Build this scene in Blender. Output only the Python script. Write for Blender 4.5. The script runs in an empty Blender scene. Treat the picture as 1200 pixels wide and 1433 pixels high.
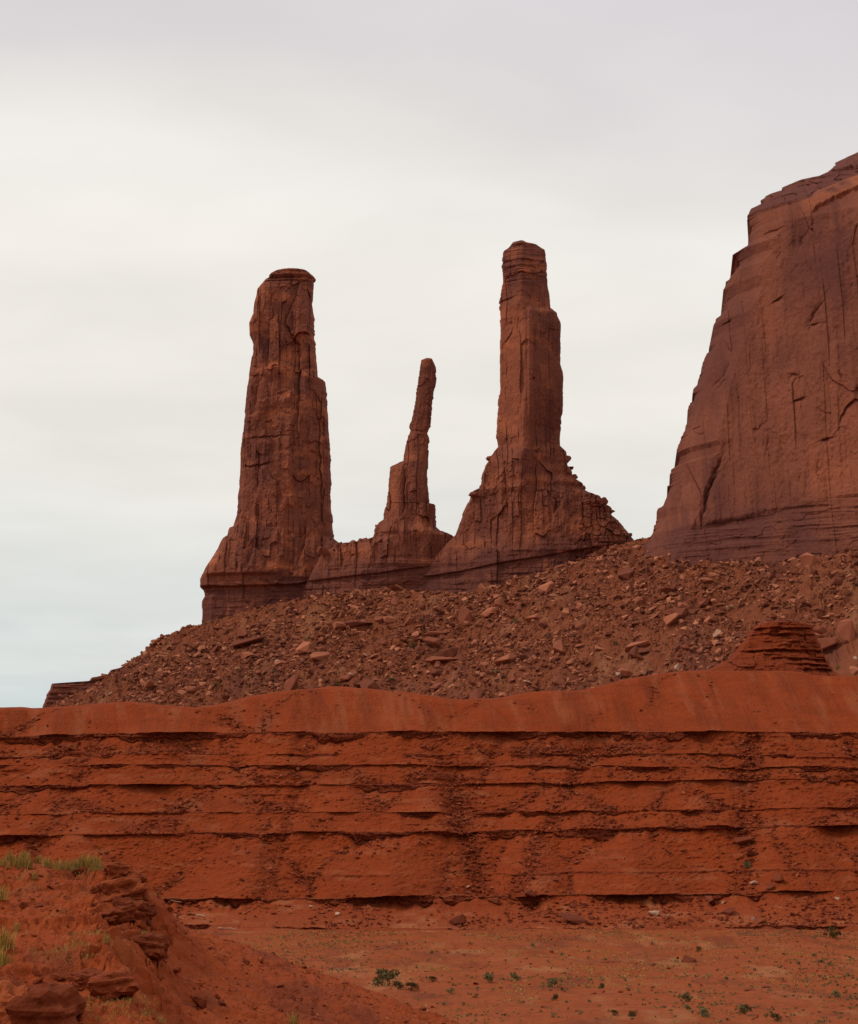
import bpy, bmesh, math, random
import numpy as np
from mathutils import Vector, Matrix, Euler

# ------------------------------------------------------------------ camera, sky, sun, exposure
S = bpy.context.scene
COL = S.collection
R = math.radians
CAM_Z, PITCH, VFOV = 15.0, R(7.8), R(24.0)
W0, H0 = 1200.0, 1433.0
F = H0 / 2 / math.tan(VFOV / 2)

cam = bpy.data.cameras.new('camera')
cam.sensor_fit = 'VERTICAL'; cam.sensor_height = 24.0
cam.lens = 12.0 / math.tan(VFOV / 2)
cam.clip_start = 0.5; cam.clip_end = 30000
camo = bpy.data.objects.new('camera', cam); COL.objects.link(camo)
camo.location = (0, 0, CAM_Z); camo.rotation_euler = (R(90) + PITCH, 0, 0)
S.camera = camo

SUN_EL, SUN_AZ = R(48), R(-100)          # high veiled sun, to the left of the view (azimuth from +Y, clockwise)
wd = bpy.data.worlds.new('World'); S.world = wd; wd.use_nodes = True
def build_world():
    nt = wd.node_tree; N = nt.nodes; L = nt.links; N.clear()
    out = N.new('ShaderNodeOutputWorld')
    sky = N.new('ShaderNodeTexSky'); sky.sky_type = 'NISHITA'; sky.sun_disc = False
    sky.sun_elevation = SUN_EL; sky.sun_rotation = SUN_AZ; sky.air_density = 1.0; sky.dust_density = 2.0
    b1 = N.new('ShaderNodeBackground'); b1.inputs[1].default_value = 0.1
    L.new(sky.outputs[0], b1.inputs[0])
    tc = N.new('ShaderNodeTexCoord'); sp = N.new('ShaderNodeSeparateXYZ'); L.new(tc.outputs['Generated'], sp.inputs[0])
    def m(op, a, b=None, c=None):
        n = N.new('ShaderNodeMath'); n.operation = op
        for i, v in enumerate((a, b, c)):
            if v is None: continue
            if isinstance(v, (int, float)): n.inputs[i].default_value = v
            else: L.new(v, n.inputs[i])
        return n.outputs[0]
    X, Y, Z = sp.outputs
    # cloud sheet: direction projected on a high flat layer
    den = m('ADD', m('MAXIMUM', Z, 0.0), 0.10)
    cx, cy = m('DIVIDE', X, den), m('DIVIDE', Y, den)
    cb = N.new('ShaderNodeCombineXYZ'); L.new(cx, cb.inputs[0]); L.new(cy, cb.inputs[1]); cb.inputs[2].default_value = 3.7
    def noise(scale, detail, vec, rough=0.5, dist=0.0):
        n = N.new('ShaderNodeTexNoise'); n.inputs['Scale'].default_value = scale; n.inputs['Detail'].default_value = detail
        n.inputs['Roughness'].default_value = rough; n.inputs['Distortion'].default_value = dist; L.new(vec, n.inputs['Vector']); return n.outputs[0]
    n1 = noise(1.15, 5, cb.outputs[0], 0.45, 0.4)
    n2 = noise(0.55, 2, cb.outputs[0], 0.5)
    wob = m('MULTIPLY', m('SUBTRACT', n1, 0.5), 0.075)
    wob2 = m('MULTIPLY', m('SUBTRACT', n2, 0.5), 0.05)
    rg = N.new('ShaderNodeMapRange'); rg.inputs[1].default_value = 0.0; rg.inputs[2].default_value = 0.14; rg.inputs[3].default_value = 0; rg.inputs[4].default_value = 0.02; L.new(X, rg.inputs[0])
    zz = m('ADD', m('ADD', m('ADD', Z, rg.outputs[0]), wob), wob2)
    cr = N.new('ShaderNodeValToRGB'); L.new(m('MULTIPLY', m('MAXIMUM', zz, 0.0), 1.0), cr.inputs[0])
    e = cr.color_ramp.elements
    stops = [(0.0, (.52, .58, .60)), (0.055, (.62, .68, .685)), (0.10, (.74, .755, .73)), (0.17, (.835, .802, .74)), (0.235, (.89, .853, .79)), (0.272, (.87, .835, .79)),
             (0.292, (.795, .768, .735)), (0.307, (.74, .70, .702)), (0.345, (.705, .662, .682)), (0.42, (.70, .66, .67)), (0.6, (.72, .70, .70)), (1.0, (.82, .80, .80))]
    e[0].position, e[0].color = stops[0][0], (*stops[0][1], 1); e[1].position, e[1].color = stops[-1][0], (*stops[-1][1], 1)
    for p, c in stops[1:-1]:
        q = e.new(p); q.color = (*c, 1)
    # warm paler light towards the right of the horizon, cool towards the left
    mixc = N.new('ShaderNodeMix'); mixc.data_type = 'RGBA'
    low = N.new('ShaderNodeMapRange'); low.inputs[1].default_value = 0.16; low.inputs[2].default_value = 0.03; L.new(Z, low.inputs[0])
    rgt = N.new('ShaderNodeMapRange'); rgt.inputs[1].default_value = -0.12; rgt.inputs[2].default_value = 0.06; L.new(X, rgt.inputs[0])
    L.new(m('MULTIPLY', low.outputs[0], rgt.outputs[0]), mixc.inputs[0])
    L.new(cr.outputs[0], mixc.inputs[6]); mixc.inputs[7].default_value = (.78, .76, .725, 1)
    n3 = noise(2.6, 4, cb.outputs[0], 0.5, 0.2)
    brt = N.new('ShaderNodeMapRange'); brt.inputs[1].default_value = 0.3; brt.inputs[2].default_value = 0.7; brt.inputs[3].default_value = 0.955; brt.inputs[4].default_value = 1.055
    L.new(n3, brt.inputs[0])
    vm = N.new('ShaderNodeVectorMath'); vm.operation = 'SCALE'; L.new(mixc.outputs[2], vm.inputs[0]); L.new(brt.outputs[0], vm.inputs['Scale'])
    b2 = N.new('ShaderNodeBackground'); b2.inputs[1].default_value = 1.03; L.new(vm.outputs[0], b2.inputs[0])
    mx = N.new('ShaderNodeMixShader'); mx.inputs[0].default_value = 0.94
    L.new(b1.outputs[0], mx.inputs[1]); L.new(b2.outputs[0], mx.inputs[2]); L.new(mx.outputs[0], out.inputs[0])
build_world()

sl = bpy.data.lights.new('sun', 'SUN'); sl.energy = 1.5; sl.angle = R(11); sl.color = (1.0, 0.95, 0.87)
slo = bpy.data.objects.new('sun', sl); COL.objects.link(slo)
sd = Vector((math.sin(SUN_AZ) * math.cos(SUN_EL), math.cos(SUN_AZ) * math.cos(SUN_EL) * -1 * -1, math.sin(SUN_EL)))
slo.rotation_euler = sd.to_track_quat('Z', 'Y').to_euler(); slo.location = (-200, 0, 400)
S.view_settings.view_transform = 'Standard'; S.view_settings.look = 'None'
S.view_settings.exposure = 0.0; S.view_settings.gamma = 1.0; S.view_settings.use_curve_mapping = False

rnd = random.Random(11)
rng = np.random.default_rng(7)

# ------------------------------------------------------------------ projection helpers
SP, CP = math.sin(PITCH), math.cos(PITCH)
def kel(py):                                       # rise per metre of Y along the view row py
    return np.tan(PITCH + np.arctan((H0 / 2 - np.asarray(py, float)) / F))
def zat(py, Y): return CAM_Z + kel(py) * Y
def xat(px, Y, z): return (np.asarray(px, float) - W0 / 2) / F * (Y * CP + (z - CAM_Z) * SP)
def at(px, py, Y):
    z = float(zat(py, Y)); return Vector((float(xat(px, Y, z)), Y, z))
def project(P):
    x, y, z = P[..., 0], P[..., 1], P[..., 2] - CAM_Z
    d = y * CP + z * SP; u = -y * SP + z * CP
    return W0 / 2 + F * x / d, H0 / 2 - F * u / d, d

# ------------------------------------------------------------------ noise
def _h(ix, iy, iz, seed):
    with np.errstate(over='ignore'):
        h = (ix.astype(np.int64).astype(np.uint32) * np.uint32(374761393)) ^ (iy.astype(np.int64).astype(np.uint32) * np.uint32(668265263)) \
            ^ (iz.astype(np.int64).astype(np.uint32) * np.uint32(2147483647 - 58)) ^ np.uint32((seed * 2654435761) & 0xffffffff)
        h = (h ^ (h >> np.uint32(13))) * np.uint32(1274126177)
        h = (h ^ (h >> np.uint32(16))) * np.uint32(2246822519)
        h = h ^ (h >> np.uint32(15))
    return h.astype(np.float64) / 4294967295.0
def vn(x, y, seed=0):
    x, y = np.broadcast_arrays(np.asarray(x, float), np.asarray(y, float))
    ix, iy = np.floor(x), np.floor(y); fx, fy = x - ix, y - iy
    fx = fx * fx * fx * (fx * (fx * 6 - 15) + 10); fy = fy * fy * fy * (fy * (fy * 6 - 15) + 10)
    z = np.zeros_like(ix)
    a, b = _h(ix, iy, z, seed), _h(ix + 1, iy, z, seed); c, d = _h(ix, iy + 1, z, seed), _h(ix + 1, iy + 1, z, seed)
    return ((a + (b - a) * fx) * (1 - fy) + (c + (d - c) * fx) * fy) * 2 - 1
def fbm(x, y, oct=4, seed=0, gain=0.5):
    s = 0; a = 1.0; t = 0
    for i in range(oct):
        s = s + a * vn(np.asarray(x) * 2 ** i + 17.3 * i, np.asarray(y) * 2 ** i - 9.1 * i, seed + i); t += a; a *= gain
    return s / t
def voro(x, y, seed=0):
    x, y = np.broadcast_arrays(np.asarray(x, float), np.asarray(y, float))
    ix, iy = np.floor(x), np.floor(y); z = np.zeros_like(ix)
    f1 = np.full(x.shape, 9.0); f2 = f1.copy(); rid = np.zeros(x.shape)
    for dx in (-1, 0, 1):
        for dy in (-1, 0, 1):
            jx, jy = ix + dx, iy + dy
            qx = jx + 0.1 + 0.8 * _h(jx, jy, z, seed); qy = jy + 0.1 + 0.8 * _h(jx, jy, z + 1, seed)
            d = np.hypot(qx - x, qy - y); n = d < f1
            f2 = np.where(n, f1, np.minimum(f2, d)); rid = np.where(n, _h(jx, jy, z + 2, seed), rid); f1 = np.where(n, d, f1)
    return f1, f2, rid
def sst(a, b, x):
    t = np.clip((np.asarray(x, float) - a) / (b - a), 0, 1); return t * t * (3 - 2 * t)
def pldist(px, py, pts):                           # distance of each point to a polyline
    d = np.full(np.shape(px), 1e9)
    for (x0, y0), (x1, y1) in zip(pts[:-1], pts[1:]):
        vx, vy = x1 - x0, y1 - y0; t = np.clip(((px - x0) * vx + (py - y0) * vy) / (vx * vx + vy * vy + 1e-9), 0, 1)
        d = np.minimum(d, np.hypot(px - x0 - t * vx, py - y0 - t * vy))
    return d

# ------------------------------------------------------------------ mesh helpers
def raw_mesh(name, V, Q, mat, smooth=True, attrs=None):
    V = np.asarray(V, np.float32).reshape(-1, 3); Q = np.asarray(Q, np.int32); k = Q.shape[1]
    me = bpy.data.meshes.new(name); me.vertices.add(len(V)); me.vertices.foreach_set('co', V.ravel())
    me.loops.add(Q.size); me.loops.foreach_set('vertex_index', Q.ravel())
    me.polygons.add(len(Q)); me.polygons.foreach_set('loop_start', np.arange(0, Q.size, k, dtype=np.int32))
    me.polygons.foreach_set('loop_total', np.full(len(Q), k, np.int32))
    me.polygons.foreach_set('use_smooth', np.full(len(Q), smooth))
    for n, a in (attrs or {}).items():
        at_ = me.attributes.new(n, 'FLOAT', 'POINT'); at_.data.foreach_set('value', np.asarray(a, np.float32).ravel())
    me.update(calc_edges=True); me.validate()
    me.materials.append(mat); return me
def link(name, me, parent=None, loc=(0, 0, 0)):
    o = bpy.data.objects.new(name, me); COL.objects.link(o); o.location = loc
    if parent: o.parent = parent
    return o
def tag(o, label=None, cat=None, group=None, kind=None):
    if label: o['label'] = label
    if cat: o['category'] = cat
    if group: o['group'] = group
    if kind: o['kind'] = kind
    return o
def empty(name, loc): 
    o = bpy.data.objects.new(name, None); COL.objects.link(o); o.location = loc; return o
def quads(rows, cols, wrap=False):
    c2 = cols if wrap else cols - 1
    i = np.arange(rows - 1)[:, None] * cols; j = np.arange(c2)[None, :]; jn = (j + 1) % cols
    return np.stack([i + j, i + jn, i + cols + jn, i + cols + j], -1).reshape(-1, 4)

# ------------------------------------------------------------------ materials
def new_mat(name):
    m = bpy.data.materials.new(name); m.use_nodes = True; nt = m.node_tree; nt.nodes.clear()
    o = nt.nodes.new('ShaderNodeOutputMaterial'); b = nt.nodes.new('ShaderNodeBsdfPrincipled')
    b.inputs['Roughness'].default_value = 0.95; b.inputs['Specular IOR Level'].default_value = 0.12
    nt.links.new(b.outputs[0], o.inputs[0]); return m, nt, b
def mixc(nt, fac, a, b, mode='MIX'):
    n = nt.nodes.new('ShaderNodeMix'); n.data_type = 'RGBA'; n.blend_type = mode
    for i, v in ((0, fac), (6, a), (7, b)):
        if isinstance(v, (int, float)): n.inputs[i].default_value = v
        elif isinstance(v, tuple): n.inputs[i].default_value = (*v, 1)
        else: nt.links.new(v, n.inputs[i])
    return n.outputs[2]
def nz(nt, scale, detail=4, stretch=None, lo=0.0, hi=1.0, rough=0.55, seed=0.0):
    tc = nt.nodes.new('ShaderNodeTexCoord'); mp = nt.nodes.new('ShaderNodeMapping'); nt.links.new(tc.outputs['Object'], mp.inputs[0])
    mp.inputs['Location'].default_value = (seed, seed * 1.7, seed * 0.3)
    if stretch: mp.inputs['Scale'].default_value = stretch
    n = nt.nodes.new('ShaderNodeTexNoise'); n.inputs['Scale'].default_value = scale; n.inputs['Detail'].default_value = detail
    n.inputs['Roughness'].default_value = rough; nt.links.new(mp.outputs[0], n.inputs['Vector'])
    r = nt.nodes.new('ShaderNodeMapRange'); r.inputs[1].default_value = 0.3; r.inputs[2].default_value = 0.7
    r.inputs[3].default_value = lo; r.inputs[4].default_value = hi; nt.links.new(n.outputs[0], r.inputs[0]); return r.outputs[0]
def attr(nt, name):
    a = nt.nodes.new('ShaderNodeAttribute'); a.attribute_name = name; return a.outputs['Fac']
def bump(nt, b, h, strength, dist):
    n = nt.nodes.new('ShaderNodeBump'); n.inputs['Strength'].default_value = strength; n.inputs['Distance'].default_value = dist
    nt.links.new(h, n.inputs['Height']); nt.links.new(n.outputs[0], b.inputs['Normal'])

def cliff_mat():                                   # tower and mesa sandstone: varnish streaks, fresh orange scars, painted light and shade
    m, nt, b = new_mat('cliff_sandstone')
    c = mixc(nt, nz(nt, 0.05, 5, (1, 1, 0.45)), (.190, .056, .031), (.270, .083, .044))
    c = mixc(nt, nz(nt, 0.35, 5, (1, 1, 0.08), 0, 0.55, seed=3), c, (.135, .043, .032))
    c = mixc(nt, nz(nt, 0.22, 4, (0.5, 0.5, 1.6), 0, 0.25, seed=8), c, (.29, .092, .046))
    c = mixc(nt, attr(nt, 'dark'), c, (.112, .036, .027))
    c = mixc(nt, attr(nt, 'warm'), c, (.40, .120, .052))
    c = mixc(nt, 1.0, c, mixc(nt, nz(nt, 1.4, 3, None), (.86, .85, .85), (1.12, 1.1, 1.1)), 'MULTIPLY')
    nt.links.new(c, b.inputs['Base Color'])
    bump(nt, b, nz(nt, 0.9, 6, (1, 1, 0.6)), 0.5, 0.5); return m
def soil_mat(name, a, d, rock, pale, sc, bmp):
    m, nt, b = new_mat(name)
    c = mixc(nt, nz(nt, 0.045 * sc, 5), a, d)
    c = mixc(nt, nz(nt, 0.6 * sc, 5, (.6, 1, 1.5), 0, 0.75, seed=5), c, tuple(v * 0.62 for v in d))
    c = mixc(nt, nz(nt, 0.25 * sc, 6, (.35, 1, 2.2), 0, 0.5, seed=15, rough=.7), c, tuple(v * 1.12 for v in d))
    c = mixc(nt, attr(nt, 'rock'), c, rock)
    c = mixc(nt, attr(nt, 'pale'), c, pale)
    c = mixc(nt, 1.0, c, mixc(nt, nz(nt, 3.0 * sc, 3), (.86, .85, .85), (1.13, 1.12, 1.12)), 'MULTIPLY')
    nt.links.new(c, b.inputs['Base Color'])
    bump(nt, b, nz(nt, 2.2 * sc, 6), 0.6, bmp); return m
def rock_mat(name, c1, c2, c3, use_attr=False):
    m, nt, b = new_mat(name)
    if use_attr: r = attr(nt, 'rnd')
    else:
        oi = nt.nodes.new('ShaderNodeObjectInfo'); r = oi.outputs['Random']
    cr = nt.nodes.new('ShaderNodeValToRGB'); e = cr.color_ramp.elements
    e[0].color = (*c1, 1); e[1].color = (*c3, 1); q = e.new(0.55); q.color = (*c2, 1); nt.links.new(r, cr.inputs[0])
    c = mixc(nt, 1.0, cr.outputs[0], mixc(nt, nz(nt, 0.7, 5), (.78, .76, .76), (1.15, 1.14, 1.13)), 'MULTIPLY')
    nt.links.new(c, b.inputs['Base Color']); bump(nt, b, nz(nt, 1.6, 5), 0.5, 0.25); return m
def leaf_mat(name, c1, c2):
    m, nt, b = new_mat(name)
    c = mixc(nt, attr(nt, 'rnd'), c1, c2); nt.links.new(c, b.inputs['Base Color']); return m

M = {}
M['cliff'] = cliff_mat()
M['talus'] = soil_mat('talus_debris', (.165, .044, .019), (.250, .070, .030), (.14, .041, .024), (.33, .135, .063), 1.0, 0.6)
M['terrace'] = soil_mat('terrace_earth', (.205, .031, .0062), (.275, .046, .0092), (.140, .026, .0090), (.33, .105, .043), 1.0, 0.35)
M['plain'] = soil_mat('plain_soil', (.225, .040, .0090), (.285, .063, .0150), (.150, .031, .0100), (.31, .115, .042), 1.0, 0.12)
M['hill'] = soil_mat('hill_soil', (.225, .037, .0080), (.300, .056, .0135), (.145, .030, .012), (.29, .098, .028), 8.0, 0.03)
M['boulder'] = rock_mat('boulder_sandstone', (.15, .043, .025), (.255, .076, .040), (.40, .135, .070))
M['boulder_red'] = rock_mat('boulder_red', (.115, .027, .013), (.165, .037, .016), (.22, .053, .022))
M['boulder_hill'] = rock_mat('boulder_hill', (.15, .029, .009), (.21, .041, .012), (.27, .060, .018))
M['boulder_pale'] = rock_mat('boulder_pale', (.36, .165, .095), (.42, .23, .15), (.50, .31, .22))
M['rubble'] = rock_mat('rubble_stone', (.115, .034, .018), (.225, .068, .034), (.45, .165, .085), True)
M['rubble_hill'] = rock_mat('rubble_hill', (.13, .027, .010), (.20, .040, .012), (.32, .085, .03), True)
M['rubble_red'] = rock_mat('rubble_red', (.14, .029, .011), (.21, .040, .0135), (.31, .070, .025), True)
M['sage'] = leaf_mat('sage_leaves', (.105, .076, .028), (.200, .140, .056))
M['drygrass'] = leaf_mat('dry_grass', (.27, .155, .040), (.40, .25, .070))
M['greengrass'] = leaf_mat('green_grass', (.22, .140, .028), (.42, .255, .058))

# ------------------------------------------------------------------ rock faces
def blocks(a, b, w, h, seed):
    """jointed blocks: upright joints, each column parted at its own heights, every face a plane of its own tilt"""
    x = a / w + 0.9 * vn(a / (w * 3.1), a * 0, seed + 1) + 0.22 * fbm(a / w, b / (h * .7), 3, seed + 2); ix = np.floor(x); fx = x - ix - .5; z = np.zeros_like(ix)
    y = b / h + 7 * _h(ix, z, z, seed) + 0.5 * vn(b / (h * 2.3), ix * 3.7, seed + 3) + 0.16 * fbm(a / w * 1.3, b / h * 2, 2, seed + 4) + .25 * fx * (_h(ix, z, z + 5, seed) - .5); iy = np.floor(y); fy = y - iy - .5
    r = _h(ix, iy, z + 1, seed); t1 = _h(ix, iy, z + 2, seed) - .5; t2 = _h(ix, iy, z + 3, seed) - .5
    ed = np.minimum(.5 - np.abs(fx), (.5 - np.abs(fy)) * h / w)
    return (r - .5), t1 * fx * w * .55 + t2 * fy * h * .16, np.clip(1 - ed / .05, 0, 1)
def rockface(a, b, seed, slab=1.0):
    d = 1.3 * fbm(a / 9, b / 45, 3, seed + 14) + 0.5 * fbm(a / 3.2, b / 26, 2, seed + 16)
    for w, h, am, sd, lo in ((7.5, 30, 2.2, 11, -.45), (3.4, 11, 1.5, 12, -.22), (1.6, 3.6, .8, 13, -.08)):
        r, tl, ed = blocks(a, b, w, h, seed + sd); m = sst(lo, lo + .3, fbm(a / (2.2 * w), b / (1.3 * h), 3, seed + sd + 20))
        d = d + slab * m * (am * r + tl * (1.0 if w > 2 else .6) - .22 * am * ed * sst(-.1, .3, fbm(a / (1.7 * w), b / h, 2, seed + sd + 27)))
    return d + 0.30 * fbm(a / 2.2, b / 3.2, 3, seed + 15) + 0.16 * fbm(a / .8, b / .9, 2, seed + 17)
def strata(a, b, seed, thick=1.0):
    w = b + 0.35 * fbm(a / 9, b / 5, 2, seed + 3)
    jt = np.exp(-(fbm(a / (3.2 * thick), b / 40, 2, seed + 7) / 0.05) ** 2)
    n = vn(w / thick, a / 45, seed); n2 = vn(w / (thick * 0.42), a / 14, seed + 1)
    f1, f2, r = voro(a / (2.4 * thick), w / (1.4 * thick), seed + 2)
    return (0.50 * np.tanh(3.0 * n) + 0.25 * np.tanh(3 * n2)) * (0.4 + 0.6 * sst(-.3, .3, fbm(a / 11, b / 4, 2, seed + 8))) + 0.6 * (r - 0.5) - 0.28 * jt * sst(-.1, .3, fbm(a / 9, b / 7, 2, seed + 9))

def interp(prof, rows):
    p = np.array(prof, float); return np.interp(rows, p[:, 1], p[:, 0])
def rock_body(left, right, Y0, dep, shape, feat, seed, rowstep=0.95, colpx=0.9, jag=0.8, oblique=0.0, ybot=None, fade=0.5, minD=0.0, nback=44, back=0.8, shape2=None, blend=(0, 1)):
    """closed rock body: rows follow the outline, the cross-section is a polygon with real depth; returns P, attributes, rows"""
    top = max(left[0][1], right[0][1]); bot = ybot or min(left[-1][1], right[-1][1])
    rows = np.arange(top, bot + 0.01, rowstep); nr = len(rows)
    l = interp(left, rows); r = interp(right, rows)
    w = np.clip((r - l) / 12, 0, 1); jg = []
    for arr, sd in ((l, 0), (r, 50)):
        k = 1.6 * fbm(rows / 13, rows * 0 + seed, 4, seed + sd, .65) * (.25 + 1.1 * sst(-.5, .5, vn(rows / 31, rows * 0, seed + sd + 2))); k2 = vn(rows / 1.9, rows * 0 + seed, seed + sd + 1) * sst(.1, .6, vn(rows / 17, rows * 0, seed + sd + 3))
        jg.append(w * jag * (1.0 * np.tanh(3 * k) + 0.5 * k2))
    z = zat(rows, Y0)
    xl, xr = xat(l, Y0, z), xat(r, Y0, z)
    hw = (xr - xl) / 2; kn = int(26 / rowstep); pad = np.pad(hw, kn, mode='reflect'); hws = np.minimum(np.convolve(pad, np.ones(2 * kn + 1) / (2 * kn + 1), 'valid'), hw * 1.25)
    wmax = np.max(r - l); nf = int(max(60, wmax / colpx))
    t = np.linspace(-1, 1, nf); s = 0.55 * np.sin(t * math.pi / 2) + 0.45 * t
    sh = np.array(shape, float); prof = np.interp(s, sh[:, 0], sh[:, 1])
    prof = np.repeat(prof[None, :], nr, 0)
    if shape2: k2 = sst(blend[0], blend[1], rows)[:, None]; q2 = np.array(shape2, float); prof = prof * (1 - k2) + k2 * np.interp(s, q2[:, 0], q2[:, 1])[None, :]
    padl = np.pad(xl, 45, mode='edge'); xls = np.convolve(padl, np.ones(91) / 91, 'valid')
    X = xl[:, None] + (xr - xl)[:, None] * (s[None, :] + 1) / 2
    D = (np.asarray(dep(rows, hws)) if callable(dep) else dep * hws)
    D = np.maximum(D, minD * np.clip(hw / 3, 0, 1))
    Zf = np.repeat(z[:, None], nf, 1)
    wpx = (r - l)[:, None]; X = X + (jg[0][:, None] * np.exp(-(s[None, :] + 1) / 2 * wpx / 3.5) + jg[1][:, None] * np.exp(-(1 - s[None, :]) / 2 * wpx / 3.5)) * (Y0 / F)
    PX = l[:, None] + (r - l)[:, None] * (s[None, :] + 1) / 2; PY = np.repeat(rows[:, None], nf, 1)
    disp, dark, warm = feat(X, Zf, PX, PY, s[None, :] + 0 * PX)
    fd = np.clip((1 - np.abs(s)) / 0.10, 0, 1)[None, :] ** fade * np.clip(hw / 4, 0.1, 1)[:, None]
    Yf = Y0 + oblique * (X - xls[:, None]) - D[:, None] * prof - disp * fd
    tb = np.linspace(1, -1, nback + 2)[1:-1]; Xb = xl[:, None] + (xr - xl)[:, None] * (tb[None, :] + 1) / 2
    Yb = Y0 + oblique * (Xb - xls[:, None]) + back * (D[:, None]) * (1 - tb[None, :] ** 2) ** 0.45 + 1.2 * fbm(Xb / 6, z[:, None] / 12, 3, seed + 77)
    P = np.concatenate([np.stack([X, Yf, Zf], -1), np.stack([Xb, Yb, np.repeat(z[:, None], nback, 1)], -1)], 1)
    zb = np.zeros((nr, nback))
    return P, {'dark': np.concatenate([dark, zb + .2], 1), 'warm': np.concatenate([warm, zb], 1)}, rows

def rock_thing(name, label, cat, body, cuts, group=None, mat=None):
    """cuts: [(part name, last row py), ...] from top to bottom; one mesh per part"""
    P, A, rows = body; nr, nc, _ = P.shape
    base = P[-1].mean(0); t = tag(empty(name, base), label, cat, group)
    i0 = 0
    for pname, py in cuts:
        i1 = nr - 1 if py is None else int(np.argmin(np.abs(rows - py)))
        V = P[i0:i1 + 1] - base
        Q = quads(i1 - i0 + 1, nc, True)
        me = raw_mesh(pname, V, Q[:, ::-1], mat or M['cliff'], False, {k: v[i0:i1 + 1] for k, v in A.items()})
        link(pname, me, t); i0 = i1
    return t

def groove(PX, PY, pts, w, depth):
    """parting in the rock: a sharp lip on one side, a recess that fades out on the other, tapering to its ends"""
    out = np.zeros_like(PX); x0 = min(p[0] for p in pts) - 30; x1 = max(p[0] for p in pts) + 30; y0 = min(p[1] for p in pts) - 30; y1 = max(p[1] for p in pts) + 30
    k = (PX > x0) & (PX < x1) & (PY > y0) & (PY < y1)
    if not k.any(): return out
    qx, qy = PX[k], PY[k]; qx, qy = qx + 2.2 * fbm(qx / 9, qy / 9, 3, 5), qy + 2.2 * fbm(qx / 9, qy / 9, 3, 6)
    L = [math.hypot(b[0] - a[0], b[1] - a[1]) for a, b in zip(pts[:-1], pts[1:])]; tot = sum(L); acc = 0
    best = np.full(qx.shape, 1e9); sg = np.ones(qx.shape); tt = np.zeros(qx.shape)
    for (ax, ay), (bx, by), l in zip(pts[:-1], pts[1:], L):
        vx, vy = bx - ax, by - ay; t = np.clip(((qx - ax) * vx + (qy - ay) * vy) / (l * l + 1e-9), 0, 1)
        dd = np.hypot(qx - ax - t * vx, qy - ay - t * vy); n = dd < best
        best = np.where(n, dd, best); sg = np.where(n, np.sign((qx - ax) * vy - (qy - ay) * vx + 1e-9), sg); tt = np.where(n, (acc + t * l) / tot, tt); acc += l
    if pts[0][0] > pts[-1][0] and abs(pts[0][0] - pts[-1][0]) > abs(pts[0][1] - pts[-1][1]): sg = -sg
    prof = np.where(sg < 0, np.exp(-best / (2.2 * w)), np.exp(-(best / (0.45 * w)) ** 2))
    out[k] = -depth * 0.75 * prof * np.clip(np.sin(math.pi * np.clip(tt, 0.02, .98)), 0, 1) ** 0.6
    return out
def line_y(PX, pts): p = np.array(pts, float); return np.interp(PX, p[:, 0], p[:, 1])
def streaks(a, b, seed): return sst(0.15, 0.75, fbm(a / 3.2, b / 70, 4, seed)) * sst(-0.3, 0.4, fbm(a / 30, b / 40, 2, seed + 9))

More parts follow.
